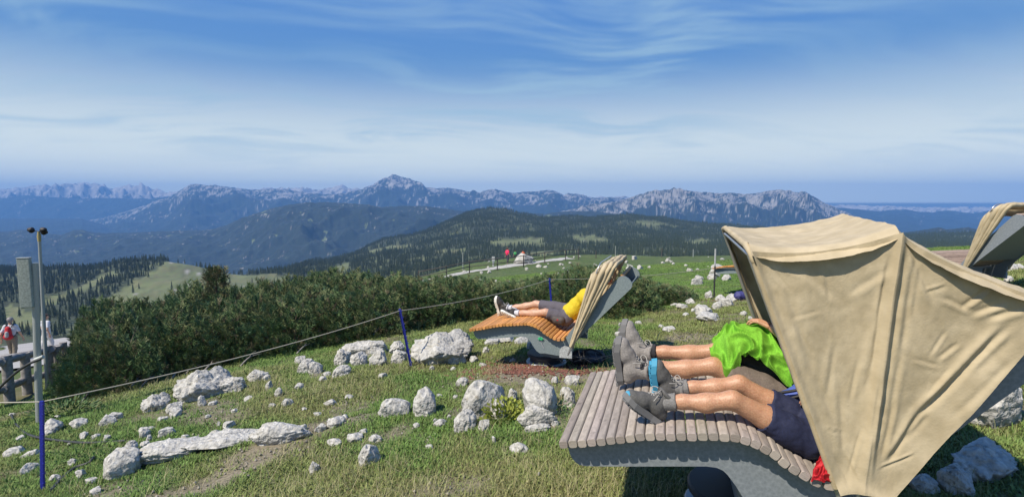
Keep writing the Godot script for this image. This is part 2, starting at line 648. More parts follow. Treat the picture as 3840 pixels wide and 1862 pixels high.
func make_ground() -> void:
	solve_tps()
	gcache.resize(GNX * GND)
	for i in GNX:
		for j in GND:
			gcache[i * GND + j] = tps(GX0 + i * GS, GD0 + j * GS)
	var mb := MB.new()
	var nx := 340
	var nd := 340
	for i in nx:
		var s := (float(i) / (nx - 1) - 0.45) * 2.0
		var x := sinh(s * 4.2) / sinh(4.2) * 62.0
		for j in nd:
			var t := float(j) / (nd - 1)
			var d := -8.0 + 8.5 * t + sinh(t * 4.4) / sinh(4.4) * 108.0
			var z := -d
			mb.v.append(Vector3(x, gh(x, z), z))
			var t3 := turf_tone(x, z)
			var col := Color(0.10, 0.14, 0.036).lerp(Color(0.20, 0.175, 0.075), t3.y * 0.8)
			col = col.lerp(Color(0.33, 0.285, 0.22), t3.z)
			if lush_zone(x, z):
				col = Color(0.11, 0.185, 0.04).lerp(col, 0.3)
			var k := 0.85 + 0.3 * nz.get_noise_2d(x * 4.0, z * 4.0)
			mb.c.append(Color(col.r * k, col.g * k, col.b * k))
	mb.grid(nx, nd, 0)
	setting("ground", mb.mesh(), M.turf)

# ------------------------------------------------------------------ far mountains
func ridge(called: String, crest: Array, d_crest: float, y_foot: float, d_foot: float, o: Dictionary) -> void:
	# a mountain range: its crest line seen at the given pixels, standing d_crest metres away (and d_foot where it rises out of the valley)
	var mb := MB.new()
	var x0: float = crest[0][0]
	var x1: float = crest[crest.size() - 1][0]
	var cols: int = o.get("cols", 500)
	var rows: int = o.get("rows", 56)
	var rough: float = o.get("rough", 0.09)
	var scale: float = o.get("scale", d_crest * 0.12)
	var rock: float = o.get("rock", 0.0)
	var rock_top: float = o.get("rock_top", 0.6)
	var meadow: float = o.get("meadow", 0.0)
	var jag: float = o.get("jag", 1.5)
	for i in cols:
		var px := lerpf(x0, x1, float(i) / (cols - 1))
		var yc := lin(crest, px) + nz.get_noise_2d(px * 0.03, d_crest) * jag + nz.get_noise_2d(px * 0.11, d_crest) * jag * 0.6
		var pc := at(px, yc, d_crest)
		var pf := at(px, y_foot, d_foot)
		for j in rows:
			var t := float(j) / (rows - 5)
			var p: Vector3
			if t <= 1.0:
				var dd := lerpf(d_foot, d_crest, t)
				var base := at(px, 760.0, dd)
				var hgt := lerpf(pf.y, pc.y, lerpf(t, smoothstep(0.0, 1.0, t), 0.6))
				var span := pc.y - pf.y
				var w := sin(t * PI) ** 0.7
				var gx := base.x / scale
				var gz := base.z / scale
				var rel := ridged.get_noise_2d(gx * 0.55, gz * 0.55) - 0.35
				var fine := nz.get_noise_2d(gx * 2.5, gz * 2.5)
				hgt += span * w * (rel * rough * 2.2 + fine * rough * 0.7)
				p = Vector3(base.x, hgt, base.z)
			else:
				var dd2 := d_crest * (1.0 + (t - 1.0) * 1.6)
				var b2 := at(px, 760.0, dd2)
				p = Vector3(b2.x, lerpf(pc.y, pf.y, (t - 1.0) * 5.0), b2.z)
			mb.v.append(p)
			# forest, limestone or pasture, in patches
			var q := Vector2(p.x, p.z) / scale
			var n := nz.get_noise_2d(q.x * 2.2, q.y * 2.2) * 0.55 + nz.get_noise_2d(q.x * 9.0, q.y * 9.0) * 0.6 + nz.get_noise_2d(q.x * 34.0, q.y * 34.0) * 0.6
			var bare: float = n + rock + smoothstep(rock_top - 0.25, rock_top + 0.25, t) * o.get("rock_gain", 0.6)
			var col := Color(0.019, 0.032, 0.021)
			var k := 0.75 + 0.5 * nz.get_noise_2d(q.x * 22.0, q.y * 22.0)
			col = Color(col.r * k, col.g * k, col.b * k)
			if meadow > 0.0 and nz.get_noise_2d(q.x * 3.1 + 70.0, q.y * 3.1) + n * 0.3 > 1.0 - meadow:
				col = Color(0.11, 0.14, 0.055)
			var rk := smoothstep(0.36, 0.62, bare) * 0.85
			var tone := 0.8 + 0.35 * nz.get_noise_2d(q.x * 40.0, q.y * 40.0)
			tone *= o.get("pale", 1.0)
			col = col.lerp(Color(0.30 * tone, 0.285 * tone, 0.265 * tone), rk)
			mb.c.append(col)
	mb.grid(cols, rows, 0)
	setting(called, mb.mesh(), M.rockface)

func make_mountains() -> void:
	# the farthest chain, high and bare, and the low blue hills at the edge of sight
	ridge("mountain", [[-700, 720], [-300, 700], [15, 708], [100, 700], [150, 693], [220, 696], [270, 688], [310, 684], [350, 688], [395, 694], [405, 706], [450, 705], [480, 693], [500, 697], [530, 693], [570, 706], [620, 722], [680, 720],
		[800, 715], [1060, 706], [1110, 702], [1180, 712], [1240, 704], [1290, 694], [1320, 708], [1500, 715], [2200, 742], [2320, 738], [2500, 750], [3130, 768], [3300, 771], [3480, 778], [3700, 776], [4000, 770], [4700, 772]],
		12000, 830, 10300, {"rock": 0.3, "rock_top": 0.6, "rough": 0.2, "cols": 800, "jag": 5.0, "pale": 1.7, "scale": 500.0})
	ridge("mountain", [[-700, 745], [15, 742], [100, 730], [180, 738], [300, 744], [420, 741], [560, 746], [640, 735], [720, 745], [900, 770], [1300, 790]], 10900, 900, 9300, {"rock": -0.2, "rock_gain": 0.15})
	# the main range with the rounded peak
	ridge("mountain", [[-500, 930], [-100, 880], [200, 850], [380, 815], [480, 790], [560, 765], [640, 735], [690, 705], [715, 692], [735, 689], [760, 694], [800, 697], [835, 699], [870, 701], [910, 708], [950, 712], [990, 709], [1030, 708], [1090, 712], [1150, 720], [1200, 726], [1290, 727],
		[1340, 716], [1370, 703], [1400, 692], [1425, 674], [1445, 666], [1475, 661], [1505, 664], [1535, 668], [1570, 684], [1600, 702], [1640, 706], [1690, 704], [1740, 714], [1800, 722], [1830, 712], [1862, 710], [1890, 718], [1930, 722], [1970, 719],
		[2030, 714], [2058, 711], [2085, 717], [2112, 730], [2160, 726], [2195, 732], [2215, 742], [2290, 738], [2360, 746], [2450, 760], [2700, 790]], 9500, 960, 5600, {"rock": -0.15, "rock_top": 0.72, "rock_gain": 0.6, "pale": 1.3, "jag": 2.5, "cols": 900, "rows": 80, "rough": 0.13})
	# the long massif on the right
	ridge("mountain", [[1700, 860], [1900, 830], [2120, 790], [2200, 770], [2290, 757], [2335, 750], [2370, 738], [2420, 725], [2470, 714], [2510, 709], [2550, 710], [2600, 717], [2640, 722], [2690, 726], [2740, 721], [2790, 727], [2830, 725], [2880, 715], [2920, 711], [2945, 714],
		[2975, 724], [3005, 718], [3030, 727], [3060, 742], [3100, 764], [3150, 786], [3210, 808], [3300, 850], [3420, 900]], 6400, 940, 4300, {"rock": -0.02, "rock_top": 0.62, "rock_gain": 0.55, "pale": 1.2, "jag": 2.2, "cols": 800, "rows": 80, "rough": 0.16, "scale": 620.0})
	ridge("mountain", [[2500, 900], [2800, 850], [3000, 800], [3100, 775], [3200, 782], [3300, 792], [3350, 786], [3400, 784], [3440, 792], [3500, 796], [3550, 788], [3600, 793], [3660, 800], [3740, 782], [3840, 764], [4000, 750], [4300, 760], [4700, 770]], 9000, 930, 5500, {"rock": -0.3, "rock_gain": 0.1, "meadow": 0.25})
	# dark forested ridges in the middle distance
	ridge("hill", [[-700, 830], [0, 818], [150, 818], [300, 819], [380, 840], [460, 870], [560, 900]], 8200, 960, 5200, {"rock": -0.5, "rock_gain": 0.0})
	ridge("hill", [[-700, 850], [15, 868], [70, 860], [110, 862], [150, 874], [220, 880], [270, 862], [300, 861], [340, 870], [380, 874], [460, 872], [620, 866], [780, 861], [840, 845], [900, 818], [960, 798], [1020, 780], [1090, 765], [1150, 760], [1220, 757],
		[1350, 764], [1430, 776], [1500, 772], [1600, 772], [1680, 784], [1760, 795], [1900, 800], [2050, 800], [2120, 792], [2220, 790], [2300, 800], [2500, 830], [2800, 860]], 4600, 1090, 2900, {"rock": -0.16, "rock_top": 0.8, "rock_gain": 0.12, "cols": 900, "rows": 100, "meadow": 0.35, "scale": 620.0, "rough": 0.12})
	ridge("hill", [[2700, 980], [3000, 940], [3150, 920], [3280, 895], [3380, 872], [3440, 866], [3490, 858], [3530, 851], [3560, 860], [3600, 855], [3640, 851], [3690, 862], [3760, 880], [3900, 860], [4200, 880], [4700, 860]], 2900, 990, 2000, {"rock": -0.15, "rock_gain": 0.0, "meadow": 0.15, "scale": 260.0})

# ------------------------------------------------------------------ the wooded slopes below the summit
const VPX := [-1400, -400, 0, 300, 600, 900, 1200, 1500, 1800, 2100, 2400, 2700, 3100, 3500, 4800]
const VD := [85, 150, 250, 400, 600, 800, 1000, 1300, 1700, 2100, 2600, 3200]
const VY := [
	[2300, 2300, 2300, 2200, 2150, 2050, 1900, 1750, 1650, 1600, 1500, 1400, 1350, 1350, 1350],
	[1640, 1640, 1640, 1620, 1600, 1580, 1500, 1420, 1370, 1320, 1300, 1280, 1260, 1260, 1260],
	[1350, 1330, 1320, 1320, 1300, 1280, 1260, 1220, 1190, 1160, 1140, 1130, 1120, 1100, 1100],
	[1220, 1200, 1200, 1190, 1165, 1160, 1150, 1110, 1080, 1060, 1045, 1035, 1030, 1040, 1040],
	[1110, 1095, 1090, 1075, 1050, 1085, 1080, 1045, 1010, 990, 980, 975, 970, 990, 990],
	[1045, 1030, 1025, 1012, 978, 1030, 1032, 1000, 962, 945, 938, 940, 940, 950, 950],
	[1030, 1015, 1010, 1018, 990, 1042, 1000, 960, 925, 915, 912, 918, 922, 930, 930],
	[1035, 1030, 1030, 1040, 1040, 1065, 985, 925, 882, 882, 885, 892, 902, 912, 912],
	[1050, 1050, 1050, 1055, 1060, 1070, 995, 895, 815, 838, 838, 858, 885, 890, 885],
	[1060, 1060, 1060, 1065, 1070, 1075, 1010, 905, 786, 815, 812, 846, 890, 885, 875],
	[1070, 1070, 1070, 1075, 1080, 1085, 1030, 940, 830, 845, 845, 875, 900, 905, 900],
	[1085, 1085, 1085, 1090, 1095, 1095, 1060, 1000, 920, 920, 920, 920, 940, 945, 940]]
const CLEAR := [
	[[250, 1250], [330, 1165], [430, 1100], [520, 1045], [600, 995], [640, 968], [700, 988], [800, 1015], [900, 1030], [1010, 1030], [1100, 1030], [1060, 1090], [1000, 1230], [600, 1400]],
	[[1828, 912], [1880, 898], [1960, 892], [2035, 890], [2040, 926], [1960, 918], [1900, 930], [1850, 930]],
	[[2130, 892], [2180, 884], [2220, 882], [2300, 903], [2260, 914], [2200, 918], [2160, 906]],
	[[1240, 1010], [1290, 985], [1320, 985], [1300, 1020], [1250, 1040]],
	[[1540, 970], [1590, 962], [1600, 975], [1550, 982]], [[1610, 945], [1740, 930], [1745, 942], [1640, 952]], [[1370, 940], [1440, 925], [1560, 912], [1560, 922], [1450, 938], [1390, 950]],
	[[2380, 830], [2480, 836], [2540, 848], [2480, 850], [2400, 845]], [[2560, 905], [2620, 892], [2680, 905], [2660, 920], [2580, 918]], [[1990, 945], [2200, 935], [2230, 948], [2100, 962], [1990, 968]],
	[[15, 1140], [80, 1160], [180, 1200], [100, 1240], [15, 1240]], [[140, 1130], [330, 1060], [420, 1010], [440, 1020], [330, 1085], [160, 1160]]]
const SKYLINE := [[0, 1225], [240, 1225], [350, 1160], [500, 1110], [720, 1080], [830, 1040], [1000, 1070], [1280, 1030], [1500, 1040], [1750, 1012], [2050, 975], [2300, 960], [2715, 957], [2716, 850], [3160, 820], [3380, 880], [3500, 930], [3600, 880], [3740, 760], [3840, 760]]
var clear_polys: Array = []

func valley_y(px: float, d: float) -> float:
	var i := 0
	while i < VPX.size() - 2 and px > VPX[i + 1]:
		i += 1
	var u := smoothstep(0.0, 1.0, clampf((px - VPX[i]) / (VPX[i + 1] - VPX[i]), 0.0, 1.0))
	var j := 0
	while j < VD.size() - 2 and d > VD[j + 1]:
		j += 1
	var v := clampf((d - VD[j]) / (VD[j + 1] - VD[j]), 0.0, 1.0)
	return lerpf(lerpf(VY[j][i], VY[j][i + 1], u), lerpf(VY[j + 1][i], VY[j + 1][i + 1], u), v)

func valley_at(px: float, d: float) -> Vector3:
	var p := at(px, valley_y(px, d), d)
	var w := smoothstep(90.0, 300.0, d)
	p.y += w * (nz.get_noise_2d(p.x * 0.004 + 3.0, p.z * 0.004) * 16.0 * smoothstep(700.0, 1600.0, d) + nz.get_noise_2d(p.x * 0.008, p.z * 0.008) * 6.0 + nz.get_noise_2d(p.x * 0.03, p.z * 0.03) * 1.6)
	return p

func is_clear(px: float, py: float) -> bool:
	for poly in clear_polys:
		if Geometry2D.is_point_in_polygon(Vector2(px, py), poly):
			return true
	return false

func make_valley() -> void:
	for c in CLEAR:
		var pv := PackedVector2Array()
		for q in c:
			pv.append(Vector2(q[0], q[1]))
		clear_polys.append(pv)
	var mb := MB.new()
	var nc := 420
	var nr := 130
	for i in nc:
		var px := lerpf(-1400.0, 4800.0, float(i) / (nc - 1))
		for j in nr:
			var d := 85.0 * pow(3200.0 / 85.0, float(j) / (nr - 1))
			var p := valley_at(px, d)
			mb.v.append(p)
			var q := pix(p)
			var n := nz.get_noise_2d(p.x * 0.02, p.z * 0.02)
			var col := Color(0.045, 0.06, 0.03)
			if is_clear(q.x + n * 14.0, q.y + n * 5.0):
				col = Color(0.13, 0.155, 0.065).lerp(Color(0.15, 0.155, 0.075), smoothstep(-0.1, 0.5, nz.get_noise_2d(p.x * 0.05, p.z * 0.05)))
				if nz.get_noise_2d(p.x * 0.12, p.z * 0.12) > 0.6:
					col = Color(0.3, 0.29, 0.26)
			elif n > 0.32:
				col = Color(0.10, 0.12, 0.05)
			var k := 0.85 + 0.3 * nz.get_noise_2d(p.x * 0.2, p.z * 0.2)
			mb.c.append(Color(col.r * k, col.g * k, col.b * k))
	mb.grid(nc, nr, 0)
	setting("terrain", mb.mesh(), M.land)
	make_forest()

func spruce_mesh(seed_: int) -> ArrayMesh:
	# a crown of drooping jagged tiers, one metre high
	var r := RandomNumberGenerator.new()
	r.seed = seed_
	var mb := MB.new()
	var tiers := 9
	for t in tiers:
		var f := float(t) / tiers
		var y := lerpf(0.1, 0.9, f)
		var rad := lerpf(0.2, 0.03, pow(f, 0.85)) * r.randf_range(0.85, 1.15)
		var k := 11 - t / 2
		var off := r.randf() * TAU
		for s in k:
			var a := off + TAU * s / k + r.randf_range(-0.15, 0.15)
			var rr := rad * r.randf_range(0.65, 1.15)
			var w := TAU / k * 0.75
			var tip := Vector3(cos(a) * rr, y - rr * 0.42, sin(a) * rr)
			var in1 := Vector3(cos(a - w) * rr * 0.35, y + 0.02, sin(a - w) * rr * 0.35)
			var in2 := Vector3(cos(a + w) * rr * 0.35, y + 0.02, sin(a + w) * rr * 0.35)
			var topp := Vector3(0, y + 0.12, 0)
			var g := r.randf_range(0.8, 1.2)
			var col := Color(0.030 * g, 0.050 * g, 0.026 * g)
			mb.flat([in1, topp, tip], col)
			mb.flat([topp, in2, tip], col)
			mb.flat([in1, tip, in2], Color(col.r * 0.9, col.g * 0.9, col.b * 0.9))
	return mb.mesh()

func make_forest() -> void:
	var crowns := []
	for i in 4:
		crowns.append(spruce_mesh(60 + i))
	var tm := MB.new()
	tm.tube([Vector3(0, -0.03, 0), Vector3(0, 0.2, 0), Vector3(0, 0.8, 0)], [0.018, 0.014, 0.004], 6)
	var trunk := tm.mesh()
	var r := RandomNumberGenerator.new()
	r.seed = 99
	var spots := []
	for k in 95000:
		var px := r.randf_range(-300.0, 3900.0)
		var d := sqrt(r.randf_range(300.0 * 300.0, 2250.0 * 2250.0))
		var p := valley_at(px, d)
		var q := pix(p)
		var n := nz.get_noise_2d(p.x * 0.02, p.z * 0.02)
		if is_clear(q.x + n * 14.0, q.y + n * 5.0):
			if r.randf() > 0.012:
				continue
		elif n > 0.30 and r.randf() > 0.25:
			continue
		var h := r.randf_range(7.0, 13.0) * (1.0 if d > 500.0 else 0.85)
		var seen := q.y - 1000.0 * h / d < lin(SKYLINE, px) and px > 0.0 and px < 3840.0
		spots.append([h / d * (1.0 if seen else 0.001) * r.randf_range(0.6, 1.2), p, h, px])
	spots.sort_custom(func(a, b): return a[0] > b[0])
	var mm := []
	for i in 4:
		mm.append([])
	var n_own := 280
	var count := 0
	var taken := []
	for s in spots:
		var own := count < n_own
		if own:
			for q in taken:
				if absf(q.x - s[1].x) < 3.0 and absf(q.z - s[1].z) < 3.0:
					own = false
					break
		var h: float = s[2]
		var wide := h * r.randf_range(0.85, 1.2)
		var turn := r.randf() * TAU
		if own:
			taken.append(s[1])
			count += 1
			var px: float = s[3]
			var zone := "dark spruce in the wood below the green pasture hill" if px < 620 else ("dark spruce in the wood behind the pine thicket" if px < 1300 else "dark spruce in the wood beyond the gravel path and fence")
			var t := thing("spruce_tree", zone, "tree", s[1], turn, "spruces in the woods below the summit")
			var b := Basis.from_scale(Vector3(wide, h, wide))
			part("trunk", trunk, M.bark, t, Transform3D(b, Vector3.ZERO))
			part("crown", crowns[count % 4], M.needles, t, Transform3D(b, Vector3.ZERO))
		else:
			mm[r.randi() % 4].append(Transform3D(Basis(UPV, turn).scaled(Vector3(wide, h, wide)), s[1]))
	for i in 4:
		scatter("forest", crowns[i], M.needles, mm[i], [])

func scatter(called: String, mesh: Mesh, m: Material, trs: Array, cols: Array) -> MultiMeshInstance3D:
	var x := MultiMesh.new()
	x.transform_format = MultiMesh.TRANSFORM_3D
	x.use_colors = cols.size() > 0
	x.mesh = mesh
	x.instance_count = trs.size()
	for i in trs.size():
		x.set_instance_transform(i, trs[i])
		if cols.size():
			x.set_instance_color(i, cols[i])
	var o := MultiMeshInstance3D.new()
	o.name = numbered(called)
	o.multimesh = x
	o.material_override = m
	o.set_meta("kind", "stuff")
	add_child(o)
	return o

# ------------------------------------------------------------------ rocks
func ico(level: int) -> Array:
	var t := (1.0 + sqrt(5.0)) / 2.0
	var v := [Vector3(-1, t, 0), Vector3(1, t, 0), Vector3(-1, -t, 0), Vector3(1, -t, 0), Vector3(0, -1, t), Vector3(0, 1, t), Vector3(0, -1, -t), Vector3(0, 1, -t), Vector3(t, 0, -1), Vector3(t, 0, 1), Vector3(-t, 0, -1), Vector3(-t, 0, 1)]
	var f := [[0, 11, 5], [0, 5, 1], [0, 1, 7], [0, 7, 10], [0, 10, 11], [1, 5, 9], [5, 11, 4], [11, 10, 2], [10, 7, 6], [7, 1, 8], [3, 9, 4], [3, 4, 2], [3, 2, 6], [3, 6, 8], [3, 8, 9], [4, 9, 5], [2, 4, 11], [6, 2, 10], [8, 6, 7], [9, 8, 1]]
	for i in v.size():
		v[i] = v[i].normalized()
	for l in level:
		var mid := {}
		var f2 := []
		for q in f:
			var m := []
			for e in 3:
				var a: int = mini(q[e], q[(e + 1) % 3])
				var b: int = maxi(q[e], q[(e + 1) % 3])
				var key := a * 100000 + b
				if not mid.has(key):
					mid[key] = v.size()
					v.append(((v[a] + v[b]) * 0.5).normalized())
				m.append(mid[key])
			f2.append([q[0], m[0], m[2]]); f2.append([q[1], m[1], m[0]]); f2.append([q[2], m[2], m[1]]); f2.append([m[0], m[1], m[2]])
		f = f2
	return [v, f]

func rock_mesh(seed_: int, level: int, cuts: int, pitted: float, round_ := 0.0) -> ArrayMesh:
	# a limestone block about one metre across, cut by random planes, pitted and stained
	var r := RandomNumberGenerator.new()
	r.seed = seed_
	var planes := []
	for i in cuts:
		var nrm := Vector3(r.randfn(), r.randfn() * 0.7 + 0.15, r.randfn()).normalized()
		planes.append([nrm, r.randf_range(0.3, 0.45)])
	var g := ico(level)
	var mb := MB.new()
	var off := Vector3(seed_ * 7.3, seed_ * 1.7, 0)
	for p0 in g[0]:
		var p: Vector3 = p0 * 0.52
		p *= 1.0 + nz.get_noise_3dv(p * 1.6 + off) * 0.35
		for pl in planes:
			var e: float = p.dot(pl[0]) - pl[1] * (1.0 + round_ * 0.2)
			if e > 0.0:
				p -= pl[0] * e * (0.93 - round_ * 0.4)
		var pit := ridged.get_noise_3dv(p * 2.1 + off)
		p *= 1.0 - pitted * 0.16 * maxf(0.0, pit - 0.15) + nz.get_noise_3dv(p * 6.0 + off) * 0.035 * (0.25 + pitted)
		p += p.normalized() * nz.get_noise_3dv(p * 15.0 + off) * 0.022 * (0.3 + pitted)
		p.y = p.y + 0.5 if p.y > -0.42 else 0.08
		mb.v.append(p)
		var tone := 0.86 + 0.22 * nz.get_noise_3dv(p * 3.0 + off)
		var col := Color(0.71 * tone, 0.70 * tone, 0.675 * tone)
		var stain := nz.get_noise_3dv(p * 4.5 + off + Vector3(30, 0, 0)) + 0.5 * nz.get_noise_3dv(p * 14.0)
		if stain > 0.34:
			col = col.lerp(Color(0.17, 0.168, 0.155), smoothstep(0.34, 0.5, stain) * 0.6)
		elif stain < -0.55:
			col = col.lerp(Color(0.46, 0.39, 0.27), 0.5)
		mb.c.append(col)
	for q in g[1]:
		mb.tri(q[0], q[2], q[1])
	return mb.mesh()

var rock_big := []
var rock_small := []
var rock_discs := []  # [x, z, radius]: no grass grows through these

func put_rock(mesh: Mesh, p: Vector3, w: float, h: float, deep: float, yaw: float, label: String, group := "", called := "boulder", tilt := 0.0) -> MeshInstance3D:
	# sunk to its widest girth, as bedrock that grows out of the turf
	var o := single(called, mesh, M.lime, p - Vector3(0, h * 0.52, 0), label, "rock", group)
	o.basis = Basis(UPV, yaw) * Basis(Vector3(0, 0, 1), tilt) * Basis.from_scale(Vector3(w * 1.03, h * 1.52, deep * 1.03))
	rock_discs.append([p.x, p.z, w * 0.42, deep * 0.42, yaw])
	return o

func stone_label(p: Vector3) -> String:
	var q := pix(p)
	if q.x < 700.0 and q.y > 1600.0:
		return "small pale stone in the turf round the smooth domed boulder and the hoses"
	if q.x < 1150.0 and q.y > 1520.0:
		return "small pale stone in the turf along the bedrock ledge"
	if q.x < 1000.0:
		return "small pale stone in the turf below the tall slanting boulder"
	if q.y < 1420.0 and q.x < 1790.0:
		return "small pale stone in the turf under the limestone heap and outcrop"
	if q.y < 1440.0:
		return "small pale stone in the grass round the orange lounger"
	return "small pale stone in the turf near the biggest smooth grey boulder"

func make_rocks() -> void:
	for i in 9:
		rock_big.append(rock_mesh(200 + i, 4, 12 + i % 4, [0.7, 1.5, 0.12, 1.5, 0.8, 0.08, 1.1, 0.5, 1.3][i], 0.6 if i in [2, 5] else 0.0))
	for i in 8:
		rock_small.append(rock_mesh(300 + i, 3, 8, 0.6))
	# px, base row, width, height, mesh, depth factor, yaw, label
	var big := [
		[1652, 1362, 262, 112, 1, 0.8, 0.2, "largest pitted limestone outcrop beside a blue post at the thicket edge"],
		[1372, 1340, 190, 62, 3, 0.7, 0.1, "broad knobbly limestone block topping the heap before the thicket"],
		[1278, 1372, 70, 56, 8, 0.9, 0.7, "pale limestone block at the end of the heap before the thicket"],
		[1340, 1374, 70, 52, 6, 0.9, 1.7, "squarish limestone block low in the heap before the thicket"],
		[1412, 1372, 76, 48, 4, 0.9, 2.5, "wedge of limestone between the heap and the blue post"],
		[1272, 1412, 72, 36, 0, 0.7, 0.4, "flat pale stone lying below the limestone heap"],
		[1487, 1330, 76, 50, 3, 0.9, 2.0, "knobbly limestone right against the leaning blue post"],
		[1492, 1366, 72, 46, 8, 0.9, 0.9, "low pale stone at the foot of the leaning blue post"],
		[1118, 1366, 42, 32, 6, 0.9, 0.9, "small upright stone at the bottom edge of the thicket"],
		[1138, 1400, 66, 46, 0, 0.9, 0.3, "grey stone half under the thicket edge next to a rounder one"],
		[1178, 1404, 50, 46, 2, 0.9, 0.3, "rounded stone paired with a grey one under the thicket edge"],
		[742, 1502, 215, 112, 1, 0.6, 0.5, "tall slanting limestone boulder in the shade of the thicket"],
		[860, 1474, 125, 62, 3, 0.6, 0.3, "low crumbly limestone beside the tall slanting boulder"],
		[955, 1432, 90, 36, 8, 0.6, 0.2, "flat crumbly stone just below the thicket edge"],
		[570, 1548, 105, 62, 1, 0.7, 0.5, "pale stone with a dark gap downhill of the slanting boulder"],
		[640, 1556, 60, 40, 6, 0.9, 1.2, "small grey stone next to the pale stone with a gap"],
		[432, 1790, 132, 84, 5, 0.9, 0.2, "smooth domed boulder beside a black hose in the turf"],
		[476, 1712, 52, 46, 0, 0.9, 0.6, "white chunk behind the smooth domed boulder"],
		[640, 1732, 310, 46, 4, 0.6, 0.35, "long rounded slab of bedrock rimmed with gravelly soil"],
		[850, 1676, 350, 40, 7, 0.45, 0.33, "flat narrow ledge of bedrock running through the turf"],
		[1046, 1668, 220, 58, 4, 0.6, 0.2, "angular end of the bedrock ledge with a sharp lip"],
		[1376, 1744, 82, 76, 2, 0.95, 1.0, "round lone stone in tall dry grass"],
		[1172, 1786, 46, 40, 8, 0.9, 0.2, "small broken stone sunk in dry grass"],
		[1472, 1560, 118, 62, 2, 0.7, 0.3, "low rounded stone lying against an upright stone"],
		[1594, 1558, 96, 84, 5, 0.9, 1.3, "upright rounded stone with a shaded notch"],
		[1808, 1566, 178, 138, 2, 0.8, 0.6, "biggest smooth grey boulder in the open turf"],
		[1868, 1566, 80, 54, 5, 0.7, 1.9, "smooth shoulder of rock leaning on the biggest grey boulder"],
		[1735, 1624, 96, 66, 0, 0.9, 0.4, "angular stone at the foot of the biggest grey boulder"],
		[1812, 1616, 46, 42, 6, 0.9, 0.7, "fist shaped stone at the foot of the biggest grey boulder"],
		[1922, 1512, 44, 48, 8, 0.9, 0.7, "narrow stone between the two grey boulders"],
		[2028, 1562, 158, 114, 5, 0.8, 2.2, "domed grey boulder close to the foot of the grey lounger"],
		[2024, 1606, 150, 64, 4, 0.5, 0.1, "bright white flat rock in front of the domed grey boulder"],
		[2010, 1622, 104, 20, 0, 0.5, 0.1, "thin white slab below the bright white flat rock"],
		[2144, 1444, 62, 36, 6, 0.9, 0.3, "white stone by the dry twigs at the grey lounger"],
		[2136, 1530, 56, 72, 8, 0.9, 0.8, "jagged white stone touching the end slats of the grey lounger"],
		[2120, 1490, 50, 40, 3, 0.9, 1.8, "whitish stone behind the jagged one at the grey lounger"],
		[1728, 1450, 48, 26, 0, 0.8, 0.1, "small cream stone uphill of the biggest grey boulder"],
	]
	for b in big:
		var p := gnd(b[0], b[1])
		var d := -p.z
		var s := d / FPX
		put_rock(rock_big[b[4]], p + Vector3(0, 0, -b[2] * s * b[5] * 0.3), b[2] * s, b[3] * s * 1.12, b[2] * s * b[5], b[6], b[7])
	# behind the grey lounger: a white slab in the sun, and broken rock in the shade of its backrest
	for b in [[3790, 1600, 270, 165, 4, 0.8, 0.5, "large white rock in full sun behind the backrest of the grey lounger"], [3730, 1800, 330, 120, 1, 0.6, 0.3, "wide layered rock in the shade of the grey lounger"], [3612, 1862, 130, 105, 6, 0.9, 1.1, "hump of rock in the shade under the grey lounger backrest"], [3480, 1850, 110, 50, 0, 0.9, 0.4, "small rock in the shade under the grey lounger backrest"]]:
		var p := gnd(b[0], b[1])
		var k := -p.z / FPX
		put_rock(rock_big[b[4]], p + Vector3(0, 0, -b[2] * k * b[5] * 0.3), b[2] * k, b[3] * k * 1.12, b[2] * k * b[5], b[6], b[7])
